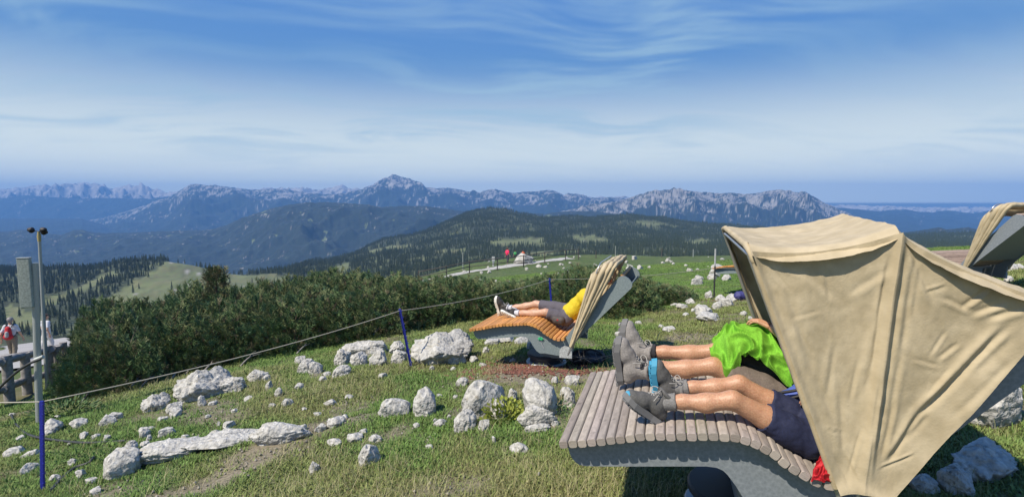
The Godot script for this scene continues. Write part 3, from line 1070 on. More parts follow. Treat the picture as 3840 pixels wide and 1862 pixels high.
	# stones seen one by one
	var sm := [[2690, 1160, 46, 22], [2720, 1150, 60, 26], [2640, 1185, 66, 34], [2655, 1200, 84, 20], [2560, 1155, 40, 16], [2590, 1140, 44, 18], [2620, 1158, 36, 16], [2530, 1150, 30, 12], [2745, 1130, 70, 24], [2700, 1125, 40, 18], [2660, 1120, 34, 22],
		[2790, 1186, 34, 14], [2815, 1200, 24, 10], [2510, 1240, 54, 14], [2395, 1215, 30, 10], [2330, 1225, 40, 12], [2480, 1228, 24, 10], [2600, 1172, 22, 10], [2570, 1185, 26, 10], [2320, 1260, 30, 14],
		[1822, 1330, 32, 24], [1706, 1366, 40, 22], [1778, 1358, 36, 18], [1900, 1280, 90, 22], [1960, 1285, 70, 20], [1850, 1290, 70, 18], [1990, 1308, 36, 26], [2080, 1440, 30, 20], [1620, 1390, 20, 12], [1700, 1388, 22, 10], [1810, 1376, 34, 14], [1435, 1418, 36, 14],
		[1045, 1486, 44, 24], [1000, 1428, 28, 18], [1010, 1460, 28, 30], [932, 1500, 40, 12], [755, 1520, 46, 30], [660, 1560, 60, 26], [610, 1580, 40, 14], [800, 1520, 36, 10], [1020, 1528, 30, 10], [1210, 1426, 30, 14], [1310, 1492, 40, 10],
		[540, 1640, 44, 24], [625, 1632, 56, 26], [560, 1656, 30, 20], [630, 1660, 24, 14], [740, 1650, 18, 10], [820, 1600, 26, 14], [858, 1600, 44, 18], [880, 1550, 30, 10], [1005, 1600, 30, 10], [300, 1600, 70, 26], [400, 1590, 60, 26], [430, 1575, 50, 22],
		[545, 1620, 60, 16], [60, 1700, 90, 22], [120, 1712, 60, 20], [110, 1765, 60, 26], [205, 1800, 40, 18], [270, 1745, 40, 16], [300, 1790, 50, 26], [340, 1810, 44, 14], [360, 1850, 50, 16], [195, 1620, 60, 40], [1260, 1596, 90, 14], [1290, 1570, 30, 14], [1190, 1560, 40, 8],
		[1560, 1600, 40, 12], [1890, 1515, 30, 16], [2080, 1595, 40, 18], [1960, 1700, 20, 22], [2020, 1790, 24, 14], [1850, 1660, 22, 20], [1610, 1680, 30, 10], [1255, 1664, 60, 16], [1330, 1655, 70, 12], [3810, 1150, 40, 24], [3790, 1015, 60, 24], [3820, 1010, 40, 18], [3780, 1060, 36, 20], [3800, 950, 30, 12]]
	for s in sm:
		var p := gnd(s[0], s[1])
		var k := -p.z / FPX
		var w: float = s[2] * k * 1.05
		var near_ := p.z > -9.0
		put_rock(rock_small[rng.randi() % 8], p, w, maxf(s[3] * k * 1.25, w * 0.3), w * rng.randf_range(0.6, 1.0), rng.randf() * TAU, stone_label(p) if near_ else "small white stone among others on the stony rise past the shrubs", "loose stones in the turf" if near_ else "white stones past the shrubs", "stone")
	# more small stones over the slope, and the ones dotted over the far meadow
	for i in 40:
		var px := rng.randf_range(20.0, 2300.0)
		var p := gnd(px, rng.randf_range(lin([[0, 1560], [700, 1440], [1500, 1330], [2300, 1230]], px), 1700.0))
		if p.z > -3.0 or p.z < -30.0:
			continue
		var w := rng.randf_range(0.05, 0.16)
		put_rock(rock_small[rng.randi() % 8], p, w, w * rng.randf_range(0.35, 0.6), w * 0.8, rng.randf() * TAU, stone_label(p), "loose stones in the turf", "stone")
	for i in 80:
		var px := rng.randf_range(1720.0, 2760.0)
		var p := gnd(px, rng.randf_range(962.0, 1075.0))
		if p.z < -100.0 or p.z > -16.0:
			continue
		var w := rng.randf_range(0.12, 0.5) * (1.0 if rng.randf() < 0.8 else 1.6)
		put_rock(rock_small[rng.randi() % 8], p, w, w * rng.randf_range(0.35, 0.6), w * 0.8, rng.randf() * TAU, "white stone dotted about the far green meadow", "white stones on the far meadow", "stone")

# ------------------------------------------------------------------ dwarf pines
func tuft(mb: MB, p: Vector3, dir: Vector3, len_: float, needles: int, col: Color, r: RandomNumberGenerator) -> void:
	var s := dir.cross(Vector3(0.31, 0.2, 0.9)).normalized()
	var u := s.cross(dir)
	for i in needles:
		var a := r.randf() * TAU
		var along := r.randf()
		var out := s * cos(a) + u * sin(a)
		var b := p + dir * along * len_ * 0.9
		var nd := (dir * r.randf_range(0.5, 1.1) + out).normalized()
		var tip := b + nd * len_ * r.randf_range(0.5, 0.85)
		var w := nd.cross(out.cross(dir) + Vector3(0.01, 0.02, 0.0)).normalized() * len_ * 0.062
		var k := r.randf_range(0.7, 1.25)
		var c := Color(col.r * k, col.g * k, col.b * k)
		var n0 := mb.v.size()
		mb.v.append(b - w); mb.v.append(b + w); mb.v.append(tip)
		mb.c.append(c); mb.c.append(c); mb.c.append(c)
		mb.tri(n0, n0 + 1, n0 + 2)

func pine_foliage(seed_: int, count: int, needles: int) -> ArrayMesh:
	# a mound one metre high and two wide: brushes of needles at the ends of upturned twigs
	var r := RandomNumberGenerator.new()
	r.seed = seed_
	var mb := MB.new()
	for i in count:
		var a := r.randf() * TAU
		var el := asin(r.randf_range(-0.05, 1.0))
		var lump := 1.0 + 0.38 * nz.get_noise_3d(cos(a) * 1.7 + seed_, sin(a) * 1.7, el * 1.6)
		var rad := lump * (1.0 - 0.55 * pow(r.randf(), 2.2))
		var p := Vector3(cos(a) * cos(el) * rad, sin(el) * rad * 0.95 + 0.03, sin(a) * cos(el) * rad)
		var dir := (Vector3(p.x, 0.35, p.z).normalized() * 0.55 + Vector3(r.randf_range(-0.3, 0.3), r.randf_range(0.5, 1.1), r.randf_range(-0.3, 0.3))).normalized()
		var patch := nz.get_noise_3dv(p * 2.2 + Vector3(seed_, 5, 0))
		var col := Color(0.088, 0.148, 0.056)
		if patch > 0.22:
			col = Color(0.15, 0.175, 0.075)
		elif patch < -0.3:
			col = Color(0.07, 0.14, 0.07)
		if r.randf() < 0.05:
			col = Color(0.17, 0.145, 0.085)
		elif r.randf() < 0.2:
			col = Color(0.19, 0.225, 0.095)
		tuft(mb, p, dir, r.randf_range(0.085, 0.15), needles, col, r)
		# the twig that carries it
		if i % 3 == 0:
			var q := p - dir * 0.18 - Vector3(p.x, 0, p.z) * 0.12
			mb.tube([q, p], [0.008, 0.004], 3, Color(0.13, 0.1, 0.075), false)
	return mb.mesh()

func pine_stem(seed_: int) -> ArrayMesh:
	var r := RandomNumberGenerator.new()
	r.seed = seed_
	var mb := MB.new()
	var a := r.randf() * TAU
	var pts := [Vector3(0, -0.05, 0)]
	var p := Vector3(0, 0.02, 0)
	for i in 5:
		p += Vector3(cos(a) * 0.16, 0.03 + 0.05 * i, sin(a) * 0.16)
		a += r.randf_range(-0.5, 0.5)
		pts.append(p)
	mb.tube(curve(pts, 3), [0.04, 0.038, 0.036, 0.034, 0.03, 0.028, 0.025, 0.022, 0.02, 0.018, 0.015, 0.012, 0.01, 0.008, 0.006, 0.004], 5)
	return mb.mesh()

const THICKET_FOOT := [[120, 1440], [200, 1480], [300, 1508], [450, 1472], [700, 1400], [900, 1368], [1050, 1335], [1300, 1285], [1560, 1240], [1760, 1198], [2000, 1190], [2300, 1185], [2420, 1160], [2600, 1128]]
const THICKET_TOP := [[120, 1440], [200, 1330], [240, 1270], [300, 1215], [350, 1182], [420, 1162], [500, 1130], [560, 1140], [640, 1146], [720, 1096], [760, 1076], [830, 1060], [850, 1090], [920, 1085], [1000, 1068], [1100, 1060], [1200, 1040], [1280, 1030], [1330, 1045], [1400, 1030], [1520, 1046],
	[1600, 1060], [1700, 1040], [1750, 1030], [1800, 1055], [1900, 1062], [2000, 1058], [2080, 1040], [2200, 1012], [2330, 1010], [2400, 1055], [2440, 1066], [2500, 1070], [2560, 1082], [2610, 1120]]

func make_shrubs() -> void:
	var leaf := []
	for i in 6:
		leaf.append(pine_foliage(500 + i, 1150, 28))
	var stems := []
	for i in 4:
		stems.append(pine_stem(520 + i))
	var r := RandomNumberGenerator.new()
	r.seed = 77
	var n := 0
	for row in 6:
		var px := 425.0 + row * 21.0 if row < 3 else 400.0 + row * 12.0
		while px < 2590.0:
			var base := gnd(px, lin(THICKET_FOOT, px))
			var off: float = [0.45, 1.4, 2.6, 4.0, 5.6, 7.4][row] + r.randf_range(-0.2, 0.25)
			var k := (-base.z + off) / -base.z
			var x := base.x * k
			var z := base.z * k
			var d := -z
			var y := gh(x, z)
			var allowed := at(px, lin(THICKET_TOP, px), d).y - y
			var rad := r.randf_range(0.72, 1.05) * (1.0 + row * 0.06)
			px += rad * 1.15 * FPX / d * r.randf_range(0.85, 1.15)
			var h := minf(allowed * r.randf_range(0.86, 1.02), [1.0, 1.25, 1.5, 1.7, 1.9, 2.1][row])
			if allowed < 0.22 or (px > 1900.0 and row > 3) or (px < 560.0 and row > 4):
				continue
			rad = minf(rad, h * 1.15 + 0.25)
			var zone := "dwarf mountain pine in the dense thicket behind the rope"
			if px > 2380.0:
				zone = "low dwarf pine at the thin end of the thicket near the far orange lounger"
			elif px < 620.0:
				zone = "dwarf mountain pine at the thicket end beside the log fence"
			elif px > 1700.0:
				zone = "dwarf mountain pine in the thicket behind the lounger with the yellow shirt"
			var t := thing("dwarf_pine", zone, "shrub", Vector3(x, y, z), r.randf() * TAU, "dwarf pines of the thicket")
			part("foliage", leaf[n % 6], M.needles, t, Transform3D(Basis.from_scale(Vector3(rad, h / 1.02, rad)), Vector3.ZERO))
			for s in 3:
				part("stem", stems[(n + s) % 4], M.bark if s else M.deadwood, t, Transform3D(Basis(UPV, s * 2.1 + n).scaled(Vector3(rad, h, rad) * 0.95), Vector3.ZERO))
			n += 1
	# the upright old pine that stands out of the thicket
	var p0 := at(822, 1300, 13.2)
	p0.y = gh(p0.x, p0.z)
	var top := at(826, 1010, 13.2).y - p0.y
	var t0 := thing("mountain_pine", "upright old pine with a ragged brown top standing out of the thicket", "tree", p0)
	part("trunk", cone_trunk(top * 0.96, 0.07), M.bark, t0)
	part("crown", pine_column(top), M.needles, t0)
	# low green junipers in the turf
	for q in [[240, 1560, 0.45, 0.22, "low bright green juniper at the foot of the log fence"], [1888, 1572, 0.24, 0.2, "yellow green leafy plant between the two grey boulders"], [2060, 1556, 0.3, 0.12, "dark green cushion plant behind the bright white flat rock"]]:
		var p := gnd(q[0], q[1])
		var t := thing("low_shrub", q[4], "shrub", p, 0.4)
		part("foliage", leaf_bush(int(q[0])), M.grass if q[0] == 1888 else M.needles, t, Transform3D(Basis.from_scale(Vector3(q[2], q[3], q[2])), Vector3.ZERO))
		part("stem", stems[0], M.bark, t, Transform3D(Basis.from_scale(Vector3.ONE * 0.15), Vector3.ZERO))
	# bleached dead boughs lying along the foot of the thicket
	for q in [[470, 1478, 560, 1450], [640, 1340, 700, 1290], [690, 1395, 760, 1380], [520, 1500, 610, 1475], [760, 1280, 830, 1240], [900, 1350, 980, 1330], [1110, 1300, 1180, 1280], [300, 1500, 370, 1480]]:
		var a := gnd(q[0], lin(THICKET_FOOT, q[0]) + 6.0)
		var b := gnd(q[2], lin(THICKET_FOOT, q[2]) - 2.0) + Vector3(0, 0.12, 0)
		var mb := MB.new()
		var m1 := a.lerp(b, 0.4) + Vector3(0.02, 0.08, 0)
		mb.tube(curve([a - a, m1 - a, b - a], 5), [0.022, 0.02, 0.019, 0.018, 0.016, 0.014, 0.012, 0.01, 0.008, 0.006, 0.004], 5)
		mb.tube(curve([m1 - a, m1.lerp(b, 0.5) + Vector3(-0.05, 0.05, 0.05) - a, b + Vector3(-0.1, 0.06, 0.0) - a], 4), [0.012, 0.01, 0.008, 0.006, 0.004], 4)
		single("dead_bough", mb.mesh(), M.deadwood, a, "bleached dead bough at the foot of the pine thicket", "branch", "dead boughs under the thicket")

func cone_trunk(h: float, r0: float) -> ArrayMesh:
	var mb := MB.new()
	mb.tube([Vector3(0, -0.1, 0), Vector3(0.02, h * 0.4, 0.01), Vector3(-0.01, h * 0.75, 0), Vector3(0, h, 0)], [r0, r0 * 0.7, r0 * 0.4, r0 * 0.1], 7)
	for i in 14:
		var y := h * (0.2 + 0.055 * i)
		var a := i * 2.4
		mb.tube([Vector3(0, y, 0), Vector3(cos(a) * 0.2, y + 0.06, sin(a) * 0.2), Vector3(cos(a) * 0.34, y + 0.16, sin(a) * 0.34)], [0.018, 0.012, 0.005], 4)
	return mb.mesh()

func pine_column(h: float) -> ArrayMesh:
	var r := RandomNumberGenerator.new()
	r.seed = 31
	var mb := MB.new()
	for i in 620:
		var f := pow(r.randf(), 0.8)
		var a := r.randf() * TAU
		var rad := lerpf(0.55, 0.16, f) * r.randf_range(0.35, 1.1) * (1.0 + 0.3 * sin(a * 2.0 + f * 9.0))
		var p := Vector3(cos(a) * rad, h * lerpf(0.25, 1.0, f), sin(a) * rad)
		var col := Color(0.17, 0.155, 0.085) if r.randf() < 0.5 else Color(0.09, 0.135, 0.055)
		if r.randf() < 0.06:
			col = Color(0.17, 0.10, 0.05)
		tuft(mb, p, Vector3(cos(a) * 0.4, r.randf_range(0.6, 1.2), sin(a) * 0.4).normalized(), 0.11, 15, col, r)
	return mb.mesh()

func leaf_bush(seed_: int) -> ArrayMesh:
	var r := RandomNumberGenerator.new()
	r.seed = seed_
	var mb := MB.new()
	var yellow := seed_ == 1888
	for i in 420:
		var a := r.randf() * TAU
		var el := asin(r.randf())
		var rad := r.randf_range(0.5, 1.0)
		var p := Vector3(cos(a) * cos(el), sin(el), sin(a) * cos(el)) * rad
		var dir := (p + Vector3(0, 0.5, 0)).normalized()
		var s := dir.cross(Vector3(r.randfn(), r.randfn(), r.randfn())).normalized() * (0.07 if yellow else 0.03)
		var k := r.randf_range(0.75, 1.25)
		var col := Color(0.26 * k, 0.30 * k, 0.05 * k) if yellow else Color(0.06 * k, 0.12 * k, 0.035 * k)
		mb.flat([p, p + dir * 0.1 + s, p + dir * 0.22, p + dir * 0.1 - s], col)
	return mb.mesh()

# ------------------------------------------------------------------ swivel loungers
# lounger coordinates: u from foot to head, h above the first slat, v from the near rail across
const LW := 1.26
const LBASE := 0.58
const LPROF := [[0, 0], [0.11, 0.022], [0.212, 0.045], [0.32, 0.073], [0.434, 0.1], [0.54, 0.117], [0.645, 0.13], [0.751, 0.143], [0.853, 0.153], [0.906, 0.155], [0.96, 0.147], [1.01, 0.132], [1.06, 0.11], [1.104, 0.085], [1.142, 0.055], [1.184, 0.03], [1.225, 0.008], [1.28, -0.02], [1.33, -0.03],
	[1.38, -0.025], [1.42, 0.0], [1.46, 0.04], [1.5, 0.088], [2.17, 0.886]]
const LPIV := Vector2(1.45, -0.29)

func L3(u: float, h: float, v: float) -> Vector3:
	return Vector3(u - 1.0, h + LBASE, -(v - LW * 0.5))

func lprof(u: float) -> float:
	return lin(LPROF, u)

class Lounger:
	var node: Node3D
	var tr: Transform3D
	var o: Vector3
	var U: Vector3
	var V: Vector3

func lhit(L: Lounger, px: float, py: float, v: float) -> Vector3:
	# where the line of sight through a pixel meets the upright plane v of this lounger: (u, h, v)
	var r := ray(px, py)
	var e := Vector3(0, EYE, 0)
	var k := (v - (e - L.o).dot(L.V)) / r.dot(L.V)
	var p := e + r * k - L.o
	return Vector3(p.dot(L.U), p.y, v)

func lloc(q: Vector3) -> Vector3:
	return L3(q.x, q.y, q.z)

func slat_mesh(w: float, t: float, length: float, rad: float) -> ArrayMesh:
	var ring := []
	for c in 4:
		var cx: float = [1, -1, -1, 1][c] * (w * 0.5 - rad)
		var cy: float = [1, 1, -1, -1][c] * (t * 0.5 - rad)
		for k in 4:
			var a := (c + k / 3.0) * PI * 0.5
			ring.append(Vector2(cx + cos(a) * rad, cy + sin(a) * rad))
	var mb := MB.new()
	var n := ring.size()
	var zs := [-length * 0.5, -length * 0.5 + 0.004, -length * 0.2, length * 0.2, length * 0.5 - 0.004, length * 0.5]
	for j in zs.size():
		var s := 0.9 if j == 0 or j == zs.size() - 1 else 1.0
		for i in n + 1:
			var q: Vector2 = ring[i % n] * s
			mb.v.append(Vector3(q.x, q.y, zs[j])); mb.c.append(Color.WHITE)
			mb.uv.append(Vector2(zs[j] * 0.8, float(i) / n * 0.35))
	for j in zs.size() - 1:
		for i in n:
			var a := j * (n + 1) + i
			mb.quad(a, a + n + 1, a + n + 2, a + 1)
	for e in 2:
		var f := []
		for i in n:
			var q: Vector2 = ring[i if e == 1 else n - 1 - i] * 0.9
			f.append(Vector3(q.x, q.y, zs[0] if e == 0 else zs[zs.size() - 1]))
		var s0 := mb.v.size()
		mb.flat(f)
		for i in n:
			mb.uv[s0 + i] = Vector2(f[i].x * 0.5 + 0.3, f[i].y * 6.0 + 0.5)
	return mb.mesh()

func side_outline() -> PackedVector2Array:
	var p := PackedVector2Array()
	var u := 0.04
	while u < 1.40:
		p.append(Vector2(u, lprof(u) - 0.047))
		u += 0.035
	p.append(Vector2(1.44, -0.012))
	p.append(Vector2(1.50, 0.084))
	var dir := Vector2(0.643, 0.766)
	var top := Vector2(2.172, 0.884)
	p.append(top - dir * 0.06)
	for k in 7:   # rounded head end
		var a := k / 6.0 * PI
		var back := Vector2(0.766, -0.643)
		p.append(top - dir * 0.06 + back * 0.108 * (1.0 - cos(a)) + dir * 0.075 * sin(a))
	p.append(Vector2(1.68, 0.05))
	p.append(Vector2(1.545, -0.10))
	p.append(Vector2(1.53, -0.20))
	p.append(Vector2(1.50, -0.285))
	p.append(Vector2(1.30, -0.30)); p.append(Vector2(1.12, -0.285))
	for q in [[1.05, -0.292], [1.0, -0.262], [0.96, -0.212], [0.926, -0.157], [0.885, -0.105], [0.862, -0.084], [0.83, -0.073], [0.778, -0.073], [0.507, -0.112], [0.293, -0.143], [0.18, -0.158], [0.133, -0.162], [0.105, -0.16], [0.084, -0.150], [0.066, -0.133], [0.053, -0.112], [0.042, -0.085], [0.036, -0.06]]:
		p.append(Vector2(q[0], q[1]))
	return p

func cylinder(r: float, h: float, y: float, sides := 40, bev := 0.012) -> ArrayMesh:
	var mb := MB.new()
	var pts := [Vector2(0, y), Vector2(r - bev, y), Vector2(r, y + bev), Vector2(r, y + h - bev), Vector2(r - bev, y + h), Vector2(0, y + h)]
	for i in pts.size() - 1:
		var a: Vector2 = pts[i]
		var b: Vector2 = pts[i + 1]
		for k in sides:
			var t0 := TAU * k / sides
			var t1 := TAU * (k + 1) / sides
			var q := [Vector3(cos(t0) * a.x, a.y, sin(t0) * a.x), Vector3(cos(t1) * a.x, a.y, sin(t1) * a.x), Vector3(cos(t1) * b.x, b.y, sin(t1) * b.x), Vector3(cos(t0) * b.x, b.y, sin(t0) * b.x)]
			mb.flat(q)
	return mb.mesh()

var lounger_parts := {}

func lounger(label: String, base: Vector3, yaw: float, slats: Array, steel: Material, category := "lounger") -> Lounger:
	if lounger_parts.is_empty():
		lounger_parts.slat = slat_mesh(0.0497, 0.044, LW, 0.013)
		lounger_parts.slat_back = slat_mesh(0.0497, 0.044, LW - 0.24, 0.013)
		var pb := MB.new()
		var ol := side_outline()
		for i in ol.size():
			ol[i] += Vector2(-1.0, LBASE)
		pb.extrude(ol, -0.015, 0.015)
		lounger_parts.side = pb.mesh()
		var db := MB.new()
		var dd := PackedVector2Array()
		for k in 13:
			var a := PI - k / 12.0 * PI
			dd.append(Vector2(cos(a) * 0.088, sin(a) * 0.088))
		dd.append(Vector2(0.088, -0.075)); dd.append(Vector2(-0.088, -0.075))
		db.extrude(dd, -0.02, 0.02)
		lounger_parts.plate = db.mesh()
		lounger_parts.disc_top = cylinder(0.29, 0.055, 0.10)
		lounger_parts.disc_low = cylinder(0.305, 0.05, -0.02)
		lounger_parts.disc_gap = cylinder(0.25, 0.09, 0.02)
		var mb := MB.new()
		mb.box(Transform3D(Basis(), Vector3(0.15, 0.30, 0)), Vector3(0.36, 0.32, 0.5), Color.WHITE, 0.02)
		lounger_parts.pedestal = mb.mesh()
		var bs := MB.new()
		var c0 := L3(1.655, 0.06, LW * 0.5)
		var c1 := L3(2.285, 0.735, LW * 0.5)
		bs.box(Transform3D(Basis(Vector3(0, 0, 1), atan2(c1.y - c0.y, c1.x - c0.x)), (c0 + c1) * 0.5), Vector3((c1 - c0).length(), 0.008, LW - 0.225), Color.WHITE)
		lounger_parts.back = bs.mesh()
		var bm := MB.new()
		bm.box(Transform3D(), Vector3(0.05, 0.03, LW - 0.22), Color.WHITE, 0.004)
		lounger_parts.beam = bm.mesh()
	var L := Lounger.new()
	L.node = thing("swivel_lounger", label, category, base, yaw)
	L.tr = L.node.transform
	L.U = L.tr.basis.x
	L.V = -L.tr.basis.z
	L.o = L.tr * L3(0, 0, 0)
	var n := L.node
	# slats laid along the curve
	var s := 0.023
	var k := 0
	var acc := 0.0
	var r := RandomNumberGenerator.new()
	r.seed = int(absf(base.x * 1000.0))
	for i in LPROF.size() - 1:
		var a := Vector2(LPROF[i][0], LPROF[i][1])
		var b := Vector2(LPROF[i + 1][0], LPROF[i + 1][1])
		var l := (b - a).length()
		while s <= acc + l:
			var q := a.lerp(b, (s - acc) / l)
			var e := 0.02
			# tangent averaged over a little way, so that slats turn smoothly round the bends
			var q0 := prof_at(s - e)
			var q1 := prof_at(s + e)
			var ang := (q1 - q0).angle()
			var nrm := Vector2(-sin(ang), cos(ang))
			q -= nrm * 0.022
			var tr := Transform3D(Basis(Vector3(0, 0, 1), ang + r.randf_range(-0.03, 0.03)), L3(q.x, q.y + r.randf_range(-0.0012, 0.0012), LW * 0.5 + r.randf_range(-0.004, 0.004)))
			part("slat", lounger_parts.slat if q.x < 1.40 else lounger_parts.slat_back, slats[r.randi() % slats.size()], n, tr)
			s += 0.0528
			k += 1
		acc += l
	part("side_panel", lounger_parts.side, steel, n, Transform3D(Basis(), Vector3(0, 0, LW * 0.5 - 0.10)))
	part("side_panel", lounger_parts.side, steel, n, Transform3D(Basis(), Vector3(0, 0, -LW * 0.5 + 0.10)))
	part("back_sheet", lounger_parts.back, steel, n)
	for q in [[0.3, 0.0], [0.62, 0.05], [0.95, 0.06], [1.3, -0.1]]:
		part("cross_beam", lounger_parts.beam, steel, n, Transform3D(Basis(), L3(q[0], q[1] - 0.02, LW * 0.5)))
	part("pedestal", lounger_parts.pedestal, steel, n)
	var sw := part("swivel_base", lounger_parts.disc_top, M.rubber, n)
	part("ring", lounger_parts.disc_low, M.zinc_ring, sw)
	part("bearing", lounger_parts.disc_gap, M.rubber, sw)
	for sg in [1.0, -1.0]:
		part("hinge_plate", lounger_parts.plate, M.cover, n, Transform3D(Basis(), L3(LPIV.x - 0.02, LPIV.y + 0.055, LW * 0.5) + Vector3(0, 0, sg * (LW * 0.5 - 0.055))))
	return L

func prof_at(s: float) -> Vector2:
	var acc := 0.0
	var a := Vector2(LPROF[0][0], LPROF[0][1])
	for i in LPROF.size() - 1:
		a = Vector2(LPROF[i][0], LPROF[i][1])
		var b := Vector2(LPROF[i + 1][0], LPROF[i + 1][1])
		var l := (b - a).length()
		if s <= acc + l:
			return a + (b - a) * ((s - acc) / l)
		acc += l
	return a

func hoop_path(ang: float, length: float, r0: float, v0: float, v1: float, corner := 0.12) -> Array:
	# a U-shaped bow from the near hinge over the lounger to the far hinge
	var d := Vector2(cos(ang), sin(ang))
	var out := []
	var m := 22
	for i in m:
		var q := LPIV + d * lerpf(r0, length - corner, float(i) / (m - 1))
		out.append(L3(q.x, q.y, v0))
	for k in range(1, 6):
		var a := k / 6.0 * PI * 0.5
		var q := LPIV + d * (length - corner + sin(a) * corner)
		out.append(L3(q.x, q.y, v0 + corner * (1.0 - cos(a))))
	for i in 14:
		var q := LPIV + d * length
		out.append(L3(q.x, q.y, lerpf(v0 + corner, v1 - corner, i / 13.0)))
	for k in range(1, 6):
		var a := PI * 0.5 - k / 6.0 * PI * 0.5
		var q := LPIV + d * (length - corner + sin(a) * corner)
		out.append(L3(q.x, q.y, v1 - corner * (1.0 - cos(a))))
	for i in m:
		var q := LPIV + d * lerpf(length - corner, r0, float(i) / (m - 1))
		out.append(L3(q.x, q.y, v1))
	return out

func folded_canopy(L: Lounger, seed_: int) -> void:
	# the hood let down on the backrest: canvas bunched round the bows
	var c := Node3D.new()
	c.name = "canopy"
	L.node.add_child(c, true)
	var j := 0
	for f in [[1.25, 1.26, 0.026, 0.046], [1.195, 1.36, 0.028, 0.05], [1.145, 1.42, 0.028, 0.048], [1.285, 1.18, 0.02, 0.034], [1.11, 1.44, 0.02, 0.034]]:
		var path := hoop_path(f[0], f[1], 0.16, 0.035 - 0.01 * (j % 2), LW - 0.035 + 0.01 * (j % 2))
		var rad := []
		var pts := []
		var n := path.size()
		for i in n:
			var t := float(i) / (n - 1)
			var along := 1.0 - absf(t - 0.5) * 2.0
			var w := lerpf(f[2], f[3], smoothstep(0.0, 0.7, along))
			w *= 1.0 + 0.10 * soft.get_noise_2d(t * 9.0 + j * 9.0, seed_) + 0.12 * nz.get_noise_2d(t * 40.0, seed_ + j * 4.0) * smoothstep(0.5, 0.7, along)
			rad.append(w)
			pts.append(path[i] + Vector3(nz.get_noise_2d(t * 12.0, j * 7.0 + seed_), nz.get_noise_2d(t * 12.0 + 50.0, j * 7.0 + seed_), nz.get_noise_2d(t * 12.0 + 90.0, j * 5.0)) * (0.006 + 0.010 * smoothstep(0.5, 0.8, along)))
		var mb := MB.new()
		mb.tube(pts, rad, 14, Color.WHITE, true, 0.75)
		# lengthwise pleats
		for i in n:
			for k in 14:
				var q: int = i * 14 + k
				mb.v[q] = pts[i].lerp(mb.v[q], 1.0 + 0.09 * sin(k * 2.69 + j) + 0.07 * nz.get_noise_2d(k * 0.9 + j * 3.0, i * 0.07))
		part("canvas_fold", mb.mesh(), M.canvas, c)
		j += 1
	for a in [1.25, 1.195, 1.145]:
		var mb := MB.new()
		mb.tube(hoop_path(a, 1.38, 0.03, 0.035, LW - 0.035), [0.009], 6)
		part("bow", mb.mesh(), M.hoop, c)

# the open hood of the near lounger, in its (u, h) plane
const HF := Vector2(0.942, 1.085)
const HR := Vector2(1.557, 1.185)
const HB := Vector2(2.175, 0.875)
const HF2 := Vector2(0.938, 1.132)
const HR2 := Vector2(1.665, 1.222)
const HB2 := Vector2(2.23, 0.92)
var creases := []

func hood_edge(s: float, far: bool) -> Vector2:
	var f := HF2 if far else HF
	var r := HR2 if far else HR
	var b := HB2 if far else HB
	var q := f.lerp(r, s) if s <= 1.0 else r.lerp(b, s - 1.0)
	var t := s if s <= 1.0 else s - 1.0
	var t2 := pow(t, 0.6) if s > 1.0 else t
	q.y -= 4.0 * t2 * (1.0 - t2) * ((0.042 if not far else 0.03) if s <= 1.0 else 0.036)
	return q

func hood_side(s: float, t: float, far: bool) -> Vector3:
	var e := hood_edge(s, far)
	var start := LPIV + (e - LPIV).normalized() * lerpf(0.24, 0.25, s * 0.5)
	var q := start.lerp(e, t)
	var slack := sin(fmod(s, 1.0) * PI) if s < 2.0 else 0.0
	var belly := slack * (0.016 * sin(t * PI * 0.9) + 0.004)
	belly += 0.010 * soft.get_noise_2d(q.x * 2.6, q.y * 1.5) + 0.0022 * nz.get_noise_2d(q.x * 7.0, q.y * 4.0) + 0.0012 * nz.get_noise_2d(q.x * 24.0 + q.y * 9.0, q.y * 13.0)
	belly += 0.0007 * ridged.get_noise_2d(q.x * 14.0 + q.y * 5.0, q.y * 9.0)
	# the sleeve that holds the middle bow
	belly -= 0.020 * exp(-pow((s - 1.0) * t / 0.028, 2.0))
	belly -= 0.014 * exp(-pow(s * t / 0.03, 2.0))
	if not far:
		for c in creases:
			var a: Vector2 = c[0]
			var ab: Vector2 = c[1] - a
			var l2 := ab.length_squared()
			var tt := (q - a).dot(ab) / l2
			if tt < -0.1 or tt > 1.1:
				continue
			var dist := (q - a).cross(ab) / sqrt(l2)
			var w: float = c[2]
			if absf(dist) > w * 5.0:
				continue
			var taper := smoothstep(-0.1, 0.25, tt) * smoothstep(1.1, 0.75, tt)
			belly += c[3] * taper * (exp(-pow(dist / w, 2.0)) - 0.8 * exp(-pow((dist - 1.7 * w) / (1.2 * w), 2.0)))
	belly -= 0.03
	var v := belly if not far else LW - belly
	return L3(q.x, q.y, v)

